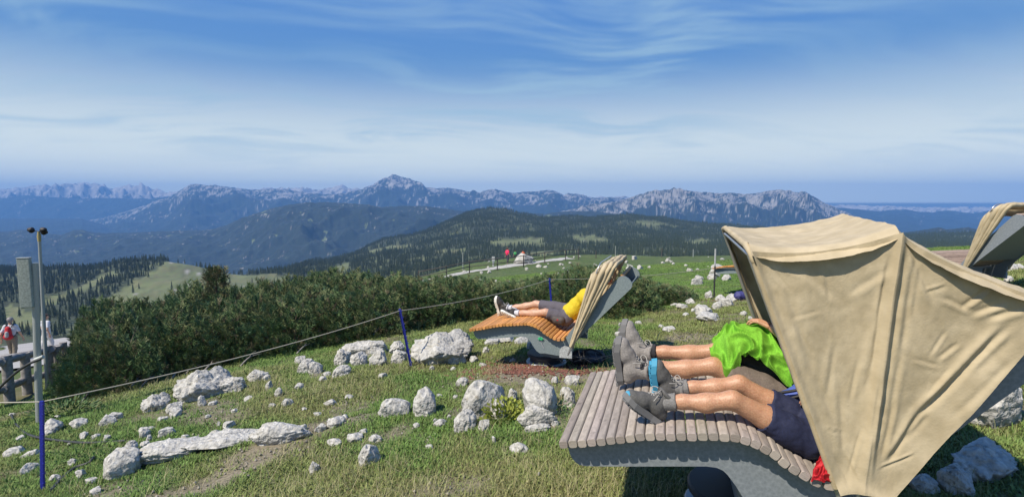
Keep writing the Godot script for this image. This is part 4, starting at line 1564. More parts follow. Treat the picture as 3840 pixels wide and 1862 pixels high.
func open_canopy(L: Lounger) -> void:
	var c := Node3D.new()
	c.name = "canopy"
	L.node.add_child(c, true)
	# creases drawn where the photograph shows them: pixel to pixel, width, depth
	for k in [[3349, 900, 3242, 1816, 0.010, 0.008], [3392, 900, 3272, 1751, 0.014, 0.016], [3772, 1221, 3418, 1583, 0.020, 0.030], [3440, 1560, 3330, 1716, 0.016, 0.022], [3400, 914, 3495, 1130, 0.016, 0.014], [3604, 1150, 3700, 1078, 0.013, 0.016],
		[3530, 1110, 3640, 1165, 0.012, 0.014], [3640, 1175, 3760, 1130, 0.016, 0.014], [3511, 1342, 3590, 1284, 0.012, 0.010], [2944, 1063, 3050, 1407, 0.022, 0.010], [3050, 1400, 3160, 1640, 0.022, 0.010], [3149, 1425, 3158, 1704, 0.018, 0.009], [3288, 1221, 3242, 1472, 0.016, 0.010],
		[3093, 1593, 3158, 1611, 0.006, -0.008], [3130, 1290, 3100, 1480, 0.016, 0.008], [3480, 1330, 3540, 1240, 0.010, 0.007], [3420, 1340, 3520, 1370, 0.009, 0.008], [3460, 1085, 3540, 1060, 0.008, -0.008], [2960, 1190, 3080, 1160, 0.010, 0.005], [3290, 1740, 3420, 1690, 0.007, -0.010],
		[3330, 1560, 3370, 1330, 0.014, 0.010], [3300, 1700, 3350, 1500, 0.012, 0.010], [3180, 1100, 3330, 1000, 0.02, 0.008], [3010, 1010, 3150, 1130, 0.02, 0.007], [3620, 1390, 3780, 1240, 0.02, -0.012], [3180, 1760, 3225, 1600, 0.009, 0.007], [3210, 1790, 3160, 1690, 0.007, 0.006], [3560, 1560, 3800, 1330, 0.018, 0.008], [3330, 960, 3290, 1190, 0.012, 0.009], [3318, 980, 3262, 1420, 0.009, 0.006], [3425, 960, 3372, 1330, 0.015, 0.012], [3440, 1000, 3420, 1180, 0.012, 0.009], [2880, 990, 2960, 1090, 0.010, 0.008], [2900, 985, 3010, 1030, 0.010, 0.007], [3090, 1000, 3110, 1120, 0.012, 0.006], [2985, 1230, 3050, 1330, 0.014, 0.006], [3185, 1500, 3215, 1350, 0.012, 0.008], [3120, 1700, 3180, 1800, 0.01, 0.006], [3250, 1650, 3290, 1420, 0.012, 0.01], [3470, 1480, 3560, 1370, 0.012, 0.008], [3700, 1190, 3830, 1150, 0.016, 0.012], [3380, 1640, 3470, 1540, 0.014, -0.012]]:
		var a := lhit(L, k[0], k[1], 0.0)
		var b := lhit(L, k[2], k[3], 0.0)
		creases.append([Vector2(a.x, a.y), Vector2(b.x, b.y), k[4] * 0.8, k[5] * 0.46])
	var pieces := [[0.0, 1.0, "front"], [1.0, 2.0, "rear"]]
	for far in [false, true]:
		for pc in pieces:
			var mb := MB.new()
			var ns := 90 if not far else 30
			var nt := 120 if not far else 40
			for i in ns:
				for j in nt:
					mb.v.append(hood_side(lerpf(pc[0], pc[1], float(i) / (ns - 1)), float(j) / (nt - 1), far))
			mb.grid(ns, nt, 0)
			part("canvas_side", mb.mesh(), M.canvas, c)
	for pc in pieces:
		var mb := MB.new()
		var ns := 60
		var nw := 90
		for i in ns:
			var s := lerpf(pc[0], pc[1], float(i) / (ns - 1))
			var e0 := hood_edge(s, false)
			var e1 := hood_edge(s, true)
			var t := fmod(s, 1.0) if s < 2.0 else 0.0
			for j in nw:
				var w := float(j) / (nw - 1)
				var q := e0.lerp(e1, w)
				var edge := minf(w, 1.0 - w)
				# the bows are rounded at their corners; between them the cloth hangs in a shallow trough
				var y := q.y + 0.045 * smoothstep(0.0, 0.09, edge) - 0.03
				y -= 4.0 * t * (1.0 - t) * 0.028 * smoothstep(0.0, 0.35, edge)
				y += 0.006 * nz.get_noise_2d(q.x * 5.0, w * 5.0) + 0.003 * nz.get_noise_2d(q.x * 16.0, w * 9.0)
				y += 0.006 * exp(-pow(t / 0.05, 2.0)) + 0.006 * exp(-pow((1.0 - t) / 0.05, 2.0))
				# a lip that hangs over the side panel
				var v := lerpf(-0.042 - 0.022 * sin(t * PI), LW + 0.042, w)
				y -= 0.012 * exp(-pow(w / 0.02, 2.0)) * (0.4 + sin(t * PI))
				mb.v.append(L3(q.x, y + 0.006, v))
		mb.grid(ns, nw, 0)
		part("canvas_roof", mb.mesh(), M.canvas, c)
	# hem along the front bow, frayed stitching and all
	var hem := MB.new()
	var fpath := [LPIV + (HF - LPIV) * 0.17, HF - (HF - LPIV).normalized() * 0.06]
	var pts := []
	for i in 26:
		var q: Vector2 = fpath[0].lerp(fpath[1], i / 25.0)
		pts.append(L3(q.x, q.y, 0.004 + 0.004 * nz.get_noise_2d(i * 0.4, 2.0)))
	for k in 6:
		var a := k / 5.0 * PI * 0.5
		var q := HF - (HF - LPIV).normalized() * 0.06 * (1.0 - sin(a))
		pts.append(L3(q.x, q.y, 0.004 + 0.06 * (1.0 - cos(a))))
	for i in range(1, 20):
		var q := HF.lerp(HF2, i / 20.0)
		pts.append(L3(q.x, q.y + 0.012, lerpf(0.064, LW - 0.06, i / 20.0)))
	for i in 26:
		var q := HF2.lerp(LPIV + (HF2 - LPIV) * 0.17, i / 25.0)
		pts.append(L3(q.x, q.y, LW - 0.004))
	var rad := []
	for i in pts.size():
		rad.append(0.017 * (1.0 + 0.25 * nz.get_noise_2d(i * 0.5, 7.0)))
	hem.tube(pts, rad, 10, Color.WHITE, true)
	part("hem", hem.mesh(), M.canvas, c)
	for a in [[HF, HF2], [HR, HR2], [HB, HB2]]:
		var mb := MB.new()
		var pp := [L3(LPIV.x, LPIV.y, 0.02)]
		for i in 13:
			var q: Vector2 = a[0].lerp(a[1], i / 12.0)
			pp.append(L3(q.x, q.y - 0.025, lerpf(0.05, LW - 0.05, i / 12.0)))
		pp.append(L3(LPIV.x, LPIV.y, LW - 0.02))
		mb.tube(pp, [0.011], 7)
		part("bow", mb.mesh(), M.hoop, c)

var LA: Lounger
var LB: Lounger
var LC: Lounger
var LD: Lounger

func base_from_foot(px: float, py: float, d: float, yaw: float) -> Vector3:
	# where the swivel base stands when the near corner of the foot slats is seen at this pixel
	var b := Basis(UPV, yaw)
	return at(px, py, d) - b * L3(0, 0, 0)

func make_loungers() -> void:
	var ya := deg_to_rad(-16.2)
	LA = lounger("weathered grey slatted lounger with its beige canvas hood put up", base_from_foot(2095, 1655, 2.85, ya), ya, M.slat_grey, M.steel)
	open_canopy(LA)
	var yb := deg_to_rad(-18.6)
	LB = lounger("orange wood lounger with folded hood carrying the person in yellow", base_from_foot(1758, 1232, 7.63, yb), yb, M.slat_orange, M.steel_green)
	folded_canopy(LB, 3)
	var yc := deg_to_rad(-71.0)
	var tip := L3(LPIV.x + 1.42 * cos(1.15), LPIV.y + 1.42 * sin(1.15), 0.0)
	LC = lounger("pale slatted lounger turned away showing the underside of its backrest", at(3763, 768, 8.6) - Basis(UPV, yc) * tip, yc, M.slat_pale, M.steel)
	folded_canopy(LC, 8)
	var yd := deg_to_rad(-66.0)
	LD = lounger("far orange lounger next to a thin dark pole on the meadow", base_from_foot(2671, 1003, 14.9, yd), yd, M.slat_orange, M.steel_green)
	folded_canopy(LD, 13)

# ------------------------------------------------------------------ people
func J(L: Lounger, px: float, py: float, v: float) -> Vector3:
	return lloc(lhit(L, px, py, v))

func leg_bones(ankle: Vector3, knee: Vector3, hip: Vector3, s := 1.0) -> Array:
	var calf := ankle.lerp(knee, 0.64) + Vector3(0, -0.012 * s, 0)
	var shin := ankle.lerp(knee, 0.3)
	var mid := knee.lerp(hip, 0.45)
	return [[ankle, shin, 0.034 * s, 0.040 * s], [shin, calf, 0.040 * s, 0.053 * s], [calf, knee, 0.053 * s, 0.049 * s], [knee, mid, 0.052 * s, 0.066 * s], [mid, hip, 0.066 * s, 0.084 * s]]

func hand_mesh(curl: float) -> ArrayMesh:
	# wrist at the origin, fingers along +x, thumb towards +z
	var b := [[Vector3(-0.03, 0, 0), Vector3(0.02, 0, 0), 0.024, 0.026], [Vector3(0.02, 0, -0.022), Vector3(0.085, 0, -0.03), 0.016, 0.012], [Vector3(0.02, 0, 0.0), Vector3(0.09, 0.003, -0.006), 0.018, 0.013], [Vector3(0.02, 0, 0.02), Vector3(0.088, 0, 0.022), 0.018, 0.013]]
	var spec := [[Vector3(0.085, 0, -0.031), 0.058, 0.0078], [Vector3(0.093, 0.003, -0.011), 0.075, 0.0086], [Vector3(0.095, 0.004, 0.009), 0.082, 0.0090], [Vector3(0.09, 0.002, 0.028), 0.073, 0.0088]]
	for i in 4:
		var p: Vector3 = spec[i][0]
		var a := -0.15 - 0.05 * i
		var fan := (i - 1.5) * 0.08
		for k in 3:
			var l: float = spec[i][1] * [0.45, 0.31, 0.24][k]
			a -= curl * [0.5, 0.9, 0.6][k]
			var q := p + Vector3(cos(a) * cos(fan), sin(a), sin(fan)) * l
			b.append([p, q, spec[i][2] * [1.0, 0.93, 0.85][k], spec[i][2] * [0.93, 0.85, 0.75][k]])
			p = q
	b.append([Vector3(0.012, -0.006, 0.026), Vector3(0.05, -0.018, 0.052), 0.014, 0.0115])
	b.append([Vector3(0.05, -0.018, 0.052), Vector3(0.083, -0.03, 0.058), 0.0112, 0.0085])
	return sdf_mesh(b, 0.0042, 0.004)

func head_parts(parent: Node3D, c: Vector3, up: Vector3, face: Vector3, skin: Material, hair: Material, long_hair := false, cell := 0.009) -> void:
	# up: crown direction, face: where the nose points
	var s := up.cross(face).normalized()
	var b := [[c + up * 0.03 - face * 0.015, c + up * 0.035 + face * 0.02, 0.088, 0.082], [c + up * 0.0 + face * 0.02, c - up * 0.075 + face * 0.045, 0.07, 0.042], [c - up * 0.055, c - up * 0.16 - face * 0.02, 0.05, 0.055],
		[c + face * 0.085 + up * 0.01, c + face * 0.112 - up * 0.028, 0.011, 0.015], [c + face * 0.085 - up * 0.056 - s * 0.018, c + face * 0.085 - up * 0.056 + s * 0.018, 0.010, 0.010], [c + face * 0.079 + up * 0.03 - s * 0.04, c + face * 0.079 + up * 0.03 + s * 0.04, 0.012, 0.012]]
	for sg in [-1.0, 1.0]:
		b.append([c + s * sg * 0.078 + up * 0.015, c + s * sg * 0.082 - up * 0.02, 0.016, 0.011])
	part("head", sdf_mesh(b, cell, 0.018), skin, parent)
	for sg in [-1.0, 1.0]:
		var e := sdf_mesh([[c + face * 0.083 + up * 0.008 + s * sg * 0.032, c + face * 0.084 + up * 0.008 + s * sg * 0.034, 0.0125, 0.0125]], 0.004, 0.0)
		part("eye", e, M.black, parent)
	var hb := [[c + up * 0.045 - face * 0.03, c + up * 0.055 + face * 0.025, 0.098, 0.082], [c + up * 0.02 - face * 0.045, c - up * 0.04 - face * 0.045, 0.085, 0.06]]
	if long_hair:
		hb.append([c - up * 0.02 - face * 0.06, c - up * 0.17 - face * 0.07, 0.07, 0.04])
	part("hair", sdf_mesh(hb, cell, 0.02, 0.005, 30.0), hair, parent)

func boot(parent: Node3D, ankle: Vector3, toe: Vector3, up: Vector3, s: float, upper: Material, sole: Material, lace: Material, collar: Material, called := "boot", toe_band: Material = null) -> void:
	var x := (toe - up * toe.dot(up)).normalized()
	var y := up.normalized()
	var z := x.cross(y)
	var tr := Transform3D(Basis(x * s, y * s, z * s), ankle)
	var b := [[Vector3(-0.04, -0.048, 0), Vector3(0.01, -0.03, 0), 0.04, 0.046], [Vector3(0.01, -0.012, 0), Vector3(0.09, -0.038, 0.0), 0.046, 0.040], [Vector3(0.08, -0.05, 0.006), Vector3(0.155, -0.056, 0.003), 0.043, 0.033], [Vector3(0.09, -0.055, -0.012), Vector3(0.135, -0.06, -0.012), 0.034, 0.03],
		[Vector3(-0.004, -0.03, 0), Vector3(-0.008, 0.058, 0), 0.045, 0.050, false, true]]
	var o := part(called, sdf_mesh(b, 0.0075, 0.02, 0.0022, 26.0), upper, parent, tr)
	# sole with a worn tread
	var ol := PackedVector2Array()
	for q in [[-0.088, 0.0], [-0.08, 0.026], [-0.05, 0.038], [0.0, 0.035], [0.05, 0.036], [0.1, 0.047], [0.14, 0.046], [0.175, 0.033], [0.196, 0.008], [0.192, -0.016], [0.165, -0.038], [0.12, -0.047], [0.07, -0.042], [0.0, -0.034], [-0.05, -0.037], [-0.08, -0.026]]:
		ol.append(Vector2(q[0], q[1]))
	var sb := MB.new()
	sb.extrude(ol, -0.108, -0.076)
	for i in 9:
		var px := -0.075 + 0.03 * i
		if i == 3:
			continue
		sb.box(Transform3D(Basis(), Vector3(px, 0, -0.112)), Vector3(0.018, 0.066, 0.012))
	for i in sb.v.size():
		var p := sb.v[i]
		var lift := 0.018 * smoothstep(0.12, 0.2, p.x)
		sb.v[i] = Vector3(p.x, p.z + lift, p.y)
	part("sole", sb.mesh(), sole, o)
	var cb := MB.new()
	var ring := []
	for k in 15:
		var a := TAU * k / 14.0
		ring.append(Vector3(-0.008 + cos(a) * 0.046, 0.058 + 0.008 * cos(a * 2.0), sin(a) * 0.046))
	cb.tube(ring, [0.012], 8, Color.WHITE, false)
	part("collar", cb.mesh(), collar, o)
	var lb := MB.new()
	for k in 6:
		var t := k / 5.0
		var c := Vector3(lerpf(0.115, 0.03, t), lerpf(-0.014, 0.038, t), 0)
		var w := 0.02
		lb.tube([c + Vector3(0.008, -0.012, -w), c + Vector3(0, 0.003, 0), c + Vector3(-0.008, -0.006, w)], [0.0026], 5)
		lb.tube([c + Vector3(0.008, -0.012, w), c + Vector3(0, 0.004, 0), c + Vector3(-0.008, -0.006, -w)], [0.0026], 5)
	for sg in [-1.0, 1.0]:
		lb.tube(curve([Vector3(0.028, 0.046, 0), Vector3(0.045, 0.06, 0.03 * sg), Vector3(0.062, 0.045, 0.05 * sg), Vector3(0.055, 0.028, 0.032 * sg), Vector3(0.03, 0.046, 0)], 5), [0.0026], 5)
	lb.tube(curve([Vector3(0.03, 0.045, 0), Vector3(0.05, 0.03, -0.045), Vector3(0.06, -0.01, -0.058)], 5), [0.0024], 5)
	part("laces", lb.mesh(), lace, o)
	if toe_band:
		var tb := sdf_mesh([[Vector3(0.15, -0.066, 0.003), Vector3(0.168, -0.064, 0.0), 0.030, 0.026]], 0.007, 0.0)
		part("toe_cap", tb, toe_band, o)

func sock(parent: Node3D, ankle: Vector3, knee: Vector3, t0: float, t1: float, r: float, m: Material) -> void:
	part("sock", sdf_mesh([[ankle.lerp(knee, t0), ankle.lerp(knee, t1), r, r * 1.04, true, true], [ankle.lerp(knee, t1 - 0.02), ankle.lerp(knee, t1), r * 1.1, r * 1.1, true, true]], 0.008, 0.006, 0.0012, 40.0), m, parent)

func torso_bones(pel: Vector3, dir: Vector3, side: Vector3, s := 1.0) -> Array:
	# reclining trunk: pelvis, waist, chest, shoulders
	var w := pel + dir * 0.2 * s
	var ch := pel + dir * 0.38 * s
	var sh := pel + dir * 0.49 * s
	return [[pel - side * 0.07 * s, pel + side * 0.07 * s, 0.105 * s, 0.105 * s], [pel, w, 0.115 * s, 0.105 * s], [w, ch, 0.105 * s, 0.115 * s], [ch - side * 0.07 * s, ch + side * 0.07 * s, 0.098 * s, 0.098 * s], [sh - side * 0.15 * s, sh + side * 0.15 * s, 0.062 * s, 0.062 * s]]

func make_people() -> void:
	var skin_n := tex(0.03, 5, Color(0.78, 0.70, 0.66), Color(1, 1, 1), 512, 71)
	M.skin_tan = mat(Color(0.56, 0.335, 0.21), 0.5, tri_tex(skin_n, 5.0).merged({"subsurf_scatter_enabled": true, "subsurf_scatter_strength": 0.12}))
	M.skin_pale = mat(Color(0.62, 0.41, 0.29), 0.5, tri_tex(skin_n, 5.0).merged({"subsurf_scatter_enabled": true, "subsurf_scatter_strength": 0.12}))
	var weave := tri_tex(tex(0.08, 3, Color(0.72, 0.72, 0.72), Color(1, 1, 1), 256, 73), 4.0)
	M.navy = mat(Color(0.017, 0.024, 0.075), 0.8, weave)
	M.taupe = mat(Color(0.21, 0.17, 0.145), 0.85, weave)
	M.blue_shirt = mat(Color(0.02, 0.06, 0.3), 0.8, weave)
	M.red_cloth = mat(Color(0.55, 0.008, 0.02), 0.7, weave)
	M.green_cloth = mat(Color(0.23, 0.56, 0.055), 0.95, weave.merged({"metallic_specular": 0.25}))
	M.yellow_cloth = mat(Color(0.72, 0.56, 0.015), 0.8, weave)
	M.grey_short = mat(Color(0.12, 0.11, 0.135), 0.85, weave)
	M.white_cloth = mat(Color(0.66, 0.68, 0.74), 0.85, weave)
	M.boot_grey = mat(Color(0.33, 0.31, 0.295), 0.85, weave)
	M.boot_dark = mat(Color(0.12, 0.118, 0.115), 0.8, weave)
	M.sole_grey = mat(Color(0.14, 0.14, 0.142), 0.8)
	M.sole_blue = mat(Color(0.05, 0.27, 0.42), 0.7)
	M.lace = mat(Color(0.34, 0.33, 0.31), 0.9)
	M.sock_grey = mat(Color(0.24, 0.235, 0.23), 0.95, weave)
	M.sock_dark = mat(Color(0.035, 0.035, 0.042), 0.95, weave)
	M.hair_brown = mat(Color(0.09, 0.05, 0.03), 0.6)
	M.hair_grey = mat(Color(0.2, 0.19, 0.19), 0.6)
	M.hand = hand_mesh(0.55)

	# --- the person on the near side of the grey lounger
	var t := thing("person", "person in navy shorts and dark hiking boots lying on the grey lounger", "person", LA.tr.origin, LA.node.rotation.y)
	var na := J(LA, 2482, 1508, 0.17); var nk := J(LA, 2748, 1499, 0.16); var nh := J(LA, 3030, 1650, 0.25)
	var fa := J(LA, 2528, 1458, 0.36); var fk := J(LA, 2772, 1438, 0.38); var fh := J(LA, 3020, 1590, 0.41)
	var pel := (nh + fh) * 0.5 + Vector3(0.05, 0.01, 0)
	var dir := Vector3(0.643, 0.766, 0)
	var side := Vector3(0, 0, 1)
	var tb := torso_bones(pel, dir, side, 0.9)
	var sh := pel + dir * 0.44
	var bones := leg_bones(na, nk, nh, 0.93) + leg_bones(fa, fk, fh, 0.91) + tb
	var el1 := sh + side * 0.17 - dir * 0.2 + Vector3(-0.05, 0.02, 0)
	var el2 := sh - side * 0.17 - dir * 0.2 + Vector3(-0.05, 0.02, 0)
	var w1 := pel + Vector3(0.0, 0.17, 0.09)
	var w2 := pel + Vector3(0.02, 0.18, -0.08)
	bones += [[sh + side * 0.15, el1, 0.045, 0.038], [el1, w1, 0.038, 0.026], [sh - side * 0.15, el2, 0.045, 0.038], [el2, w2, 0.038, 0.026], [sh, sh + dir * 0.1, 0.05, 0.05]]
	part("body", sdf_mesh(bones, 0.0115, 0.028), M.skin_tan, t)
	part("hand", M.hand, M.skin_tan, t, Transform3D(Basis(Vector3(0, 1, 0), 1.9) * Basis(Vector3(1, 0, 0), 0.3), w1))
	part("hand", M.hand, M.skin_tan, t, Transform3D(Basis(Vector3(0, 1, 0), -1.9 + PI * 0.2) * Basis(Vector3(1, 0, 0), 0.3), w2))
	part("shorts", sdf_mesh([[nk.lerp(nh, 0.42), nk.lerp(nh, 0.7), 0.080, 0.088, true, false], [nk.lerp(nh, 0.7), nh, 0.088, 0.098], [fk.lerp(fh, 0.42), fk.lerp(fh, 0.7), 0.079, 0.086, true, false], [fk.lerp(fh, 0.7), fh, 0.086, 0.096], [pel - side * 0.06, pel + side * 0.06, 0.112, 0.112], [pel, pel + dir * 0.1, 0.115, 0.11, false, true]], 0.010, 0.02, 0.007, 9.0), M.navy, t)
	part("shirt", sdf_mesh([[pel + dir * 0.06, pel + dir * 0.2, 0.122, 0.115, true, false], [pel + dir * 0.2, pel + dir * 0.36, 0.115, 0.122], [pel + dir * 0.34 - side * 0.07, pel + dir * 0.34 + side * 0.07, 0.104, 0.104], [sh - side * 0.14, sh + side * 0.14, 0.068, 0.068], [sh + side * 0.15, sh.lerp(el1, 0.6) + side * 0.1, 0.058, 0.052, false, true], [sh - side * 0.15, sh.lerp(el2, 0.6) - side * 0.1, 0.058, 0.052, false, true]], 0.014, 0.03, 0.007, 8.0), M.blue_shirt, t)
	head_parts(t, sh + dir * 0.2 + Vector3(-0.02, 0.03, 0), dir, Vector3(-0.766, 0.643, 0), M.skin_tan, M.hair_brown, true)
	sock(t, na, nk, 0.0, 0.21, 0.046, M.sock_grey)
	sock(t, fa, fk, 0.0, 0.22, 0.046, M.sock_grey)
	var ux := Vector3(1, 0, 0)
	boot(t, na + Vector3(-0.012, 0.0, 0.0), Vector3(-0.85, 0.42, 0.32), Vector3(0.52, 0.80, -0.25), 1.0, M.boot_dark, M.sole_grey, M.lace, M.boot_dark, "boot", M.sole_blue)
	boot(t, fa + Vector3(-0.012, 0.0, 0.0), Vector3(-0.25, 1.0, 0.1), (fk - fa).normalized(), 0.98, M.boot_dark, M.sole_blue, M.lace, M.sock_grey)

	# --- the person beyond, on the same lounger
	t = thing("person", "person in grey boots and taupe shorts with a raised hand on the grey lounger", "person", LA.tr.origin, LA.node.rotation.y)
	var s2 := 1.06
	fa = J(LA, 2410, 1320, 0.98); fk = J(LA, 2690, 1318, 0.96); fh = J(LA, 2985, 1475, 0.95)
	na = J(LA, 2396, 1382, 0.76); nk = J(LA, 2676, 1372, 0.76); nh = J(LA, 2965, 1515, 0.79)
	pel = (nh + fh) * 0.5 + Vector3(0.05, 0.02, 0)
	sh = pel + dir * 0.5
	el1 = J(LA, 2960, 1270, 0.70); el2 = sh - side * 0.19 - dir * 0.2
	w1 = J(LA, 2896, 1228, 0.92); w2 = pel + Vector3(0.02, 0.2, -0.12)
	bones = leg_bones(na, nk, nh, s2) + leg_bones(fa, fk, fh, s2) + torso_bones(pel, dir, side, 1.03)
	bones += [[sh + side * 0.16, el1, 0.05, 0.042], [el1, w1, 0.042, 0.029], [sh - side * 0.16, el2, 0.05, 0.042], [el2, w2, 0.042, 0.029], [sh, sh + dir * 0.1, 0.055, 0.055]]
	part("body", sdf_mesh(bones, 0.0125, 0.03), M.skin_tan, t)
	var hd := (J(LA, 2832, 1196, 0.96) - w1).normalized()
	var hz := hd.cross(Vector3(0, 1, 0)).normalized()
	part("hand", M.hand, M.skin_tan, t, Transform3D(Basis(hd, hz.cross(hd), hz), w1))
	part("hand", M.hand, M.skin_tan, t, Transform3D(Basis(Vector3(0, 1, 0), -1.4), w2))
	part("shorts", sdf_mesh([[nk.lerp(nh, 0.16), nk.lerp(nh, 0.6), 0.090, 0.100, true, false], [nk.lerp(nh, 0.6), nh, 0.100, 0.108], [fk.lerp(fh, 0.16), fk.lerp(fh, 0.6), 0.088, 0.098, true, false], [fk.lerp(fh, 0.6), fh, 0.098, 0.106], [pel - side * 0.07, pel + side * 0.07, 0.122, 0.122], [pel, pel + dir * 0.1, 0.125, 0.12, false, true]], 0.0115, 0.02, 0.006, 8.0), M.taupe, t)
	part("shirt", sdf_mesh([[pel + dir * 0.05, pel + dir * 0.22, 0.132, 0.128, true, false], [pel + dir * 0.22, pel + dir * 0.4, 0.128, 0.135], [pel + dir * 0.4 - side * 0.08, pel + dir * 0.4 + side * 0.08, 0.112, 0.112], [sh - side * 0.16, sh + side * 0.16, 0.074, 0.074], [sh + side * 0.16, sh.lerp(el1, 0.6), 0.064, 0.06, false, true], [sh - side * 0.16, sh.lerp(el2, 0.6), 0.064, 0.06, false, true]], 0.015, 0.03, 0.008, 8.0), M.blue_shirt, t)
	head_parts(t, sh + dir * 0.21 + Vector3(-0.02, 0.04, 0), dir, Vector3(-0.766, 0.643, 0), M.skin_tan, M.hair_grey)
	sock(t, na, nk, 0.0, 0.19, 0.052, M.sock_dark)
	sock(t, fa, fk, 0.0, 0.19, 0.052, M.sock_dark)
	boot(t, na + Vector3(-0.015, -0.005, 0), Vector3(-0.16, 1.0, 0.1), (nk - na).normalized(), 1.2, M.boot_grey, M.sole_grey, M.lace, M.boot_grey)
	boot(t, fa + Vector3(-0.015, 0.0, 0), Vector3(-0.12, 1.0, -0.12), (fk - fa).normalized(), 1.2, M.boot_grey, M.sole_grey, M.lace, M.boot_grey)

	# --- clothes lying about them
	var gj := draped_jacket()
	var jk := single("jacket", gj, M.green_cloth, LA.tr.origin, "crumpled bright green jacket draped over the knees on the grey lounger", "jacket")
	jk.rotation = LA.node.rotation
	var red_net := []
	for rw in [[[3098, 1690, 0.10], [3076, 1712, 0.04], [3052, 1756, 0.0], [3040, 1806, -0.015]], [[3112, 1690, 0.10], [3092, 1716, 0.03], [3070, 1758, -0.012], [3062, 1798, -0.02]], [[3128, 1700, 0.10], [3112, 1726, 0.03], [3090, 1766, -0.012], [3080, 1806, -0.018]], [[3150, 1716, 0.10], [3136, 1742, 0.03], [3116, 1778, -0.008], [3106, 1802, -0.015]], [[3190, 1740, 0.10], [3180, 1765, 0.03], [3170, 1795, 0.0], [3164, 1812, -0.01]]]:
		var line := []
		for q in rw:
			line.append(J(LA, q[0], q[1], q[2]))
		red_net.append(line)
	var rj := single("folded_jacket", cloth_sheet(red_net, 0.018, 3.0), M.red_cloth, LA.tr.origin, "red jacket sticking out under the lower edge of the beige hood", "jacket")
	rj.rotation = LA.node.rotation

	# --- the person in yellow on the orange lounger
	t = thing("person", "person in yellow shirt and grey shorts lying on the orange lounger", "person", LB.tr.origin, LB.node.rotation.y)
	na = J(LB, 1930, 1174, 0.50); nk = J(LB, 2046, 1170, 0.46); nh = J(LB, 2122, 1196, 0.50)
	fa = J(LB, 1906, 1156, 0.80); fk = J(LB, 2010, 1139, 0.78); fh = J(LB, 2118, 1160, 0.72)
	nk.z += 0.0
	pel = (nh + fh) * 0.5 + Vector3(0.05, 0.0, 0)
	dir = Vector3(0.69, 0.72, 0)
	sh = pel + dir * 0.5
	bones = leg_bones(na, nk, nh, 1.02) + leg_bones(fa, fk, fh, 1.02) + torso_bones(pel, dir, side, 1.0)
	# hands clasped behind the head
	el1 = sh + side * 0.27 + dir * 0.17 + Vector3(-0.06, 0.05, 0); el2 = sh - side * 0.27 + dir * 0.17 + Vector3(-0.06, 0.05, 0)
	w1 = sh + dir * 0.26 + side * 0.08 + Vector3(0.06, -0.03, 0); w2 = sh + dir * 0.26 - side * 0.08 + Vector3(0.06, -0.03, 0)
	bones += [[sh + side * 0.16, el1, 0.048, 0.04], [el1, w1, 0.04, 0.028], [sh - side * 0.16, el2, 0.048, 0.04], [el2, w2, 0.04, 0.028], [sh, sh + dir * 0.1, 0.055, 0.055]]
	part("body", sdf_mesh(bones, 0.014, 0.03), M.skin_pale, t)
	part("hand", M.hand, M.skin_pale, t, Transform3D(Basis(Vector3(0, 1, 0), 2.0), w1))
	part("hand", M.hand, M.skin_pale, t, Transform3D(Basis(Vector3(0, 1, 0), -2.0), w2))
	part("shorts", sdf_mesh([[nk.lerp(nh, 0.1), nk.lerp(nh, 0.6), 0.085, 0.098, true, false], [nk.lerp(nh, 0.6), nh, 0.098, 0.108], [fk.lerp(fh, 0.14), fk.lerp(fh, 0.6), 0.082, 0.094, true, false], [fk.lerp(fh, 0.6), fh, 0.094, 0.104], [pel - side * 0.07, pel + side * 0.07, 0.12, 0.12], [pel, pel + dir * 0.08, 0.122, 0.12, false, true]], 0.013, 0.025, 0.007, 8.0), M.grey_short, t)
	part("shirt", sdf_mesh([[pel + dir * 0.03, pel + dir * 0.2, 0.138, 0.128, true, false], [pel + dir * 0.2, pel + dir * 0.38, 0.128, 0.135], [pel + dir * 0.38 - side * 0.08, pel + dir * 0.38 + side * 0.08, 0.112, 0.112], [sh - side * 0.16, sh + side * 0.16, 0.074, 0.074], [sh + side * 0.16, sh.lerp(el1, 0.65), 0.064, 0.062, false, true], [sh - side * 0.16, sh.lerp(el2, 0.65), 0.064, 0.062, false, true], [pel + side * 0.07 + dir * 0.05, pel - side * 0.07 + dir * 0.05, 0.12, 0.12]], 0.014, 0.03, 0.010, 7.0), M.yellow_cloth, t)
	head_parts(t, sh + dir * 0.21 + Vector3(-0.02, 0.05, 0), dir, Vector3(-0.72, 0.69, 0), M.skin_pale, M.hair_brown)
	sock(t, na, nk, 0.0, 0.16, 0.046, M.white_cloth)
	sock(t, fa, fk, 0.0, 0.16, 0.046, M.white_cloth)
	M.shoe_black = mat(Color(0.03, 0.028, 0.026), 0.7)
	M.sole_white = mat(Color(0.66, 0.66, 0.6), 0.6)
	boot(t, na + Vector3(-0.03, 0.02, 0.0), Vector3(-0.85, 0.12, 0.5), Vector3(0.1, 0.6, -0.75), 0.9, M.shoe_black, M.sole_white, M.lace, M.white_cloth, "shoe")
	boot(t, fa + Vector3(-0.06, 0.0, 0), Vector3(-0.05, 1.0, 0.15), (fk - fa).normalized(), 1.12, M.shoe_black, M.sole_white, M.lace, M.white_cloth, "shoe")

	# --- walkers on the gravel path
	var pa := at(48, 1352, 20.5); pa.y = gh(pa.x, pa.z)
	walker(pa, PI + 0.35, 1.74, M.white_cloth, mat(Color(0.19, 0.16, 0.12), 0.9), M.hair_grey, "person in white shirt walking away with a red rucksack", 0.0)
	backpack(pa, PI + 0.35, 1.74)
	var pb := at(178, 1330, 22.5); pb.y = gh(pb.x, pb.z)
	walker(pb, PI - 0.3, 1.72, M.white_cloth, mat(Color(0.5, 0.5, 0.5), 0.9), M.hair_brown, "person in white walking behind the two metal masts", 1.0)
	var pc := gnd(1903, 991)
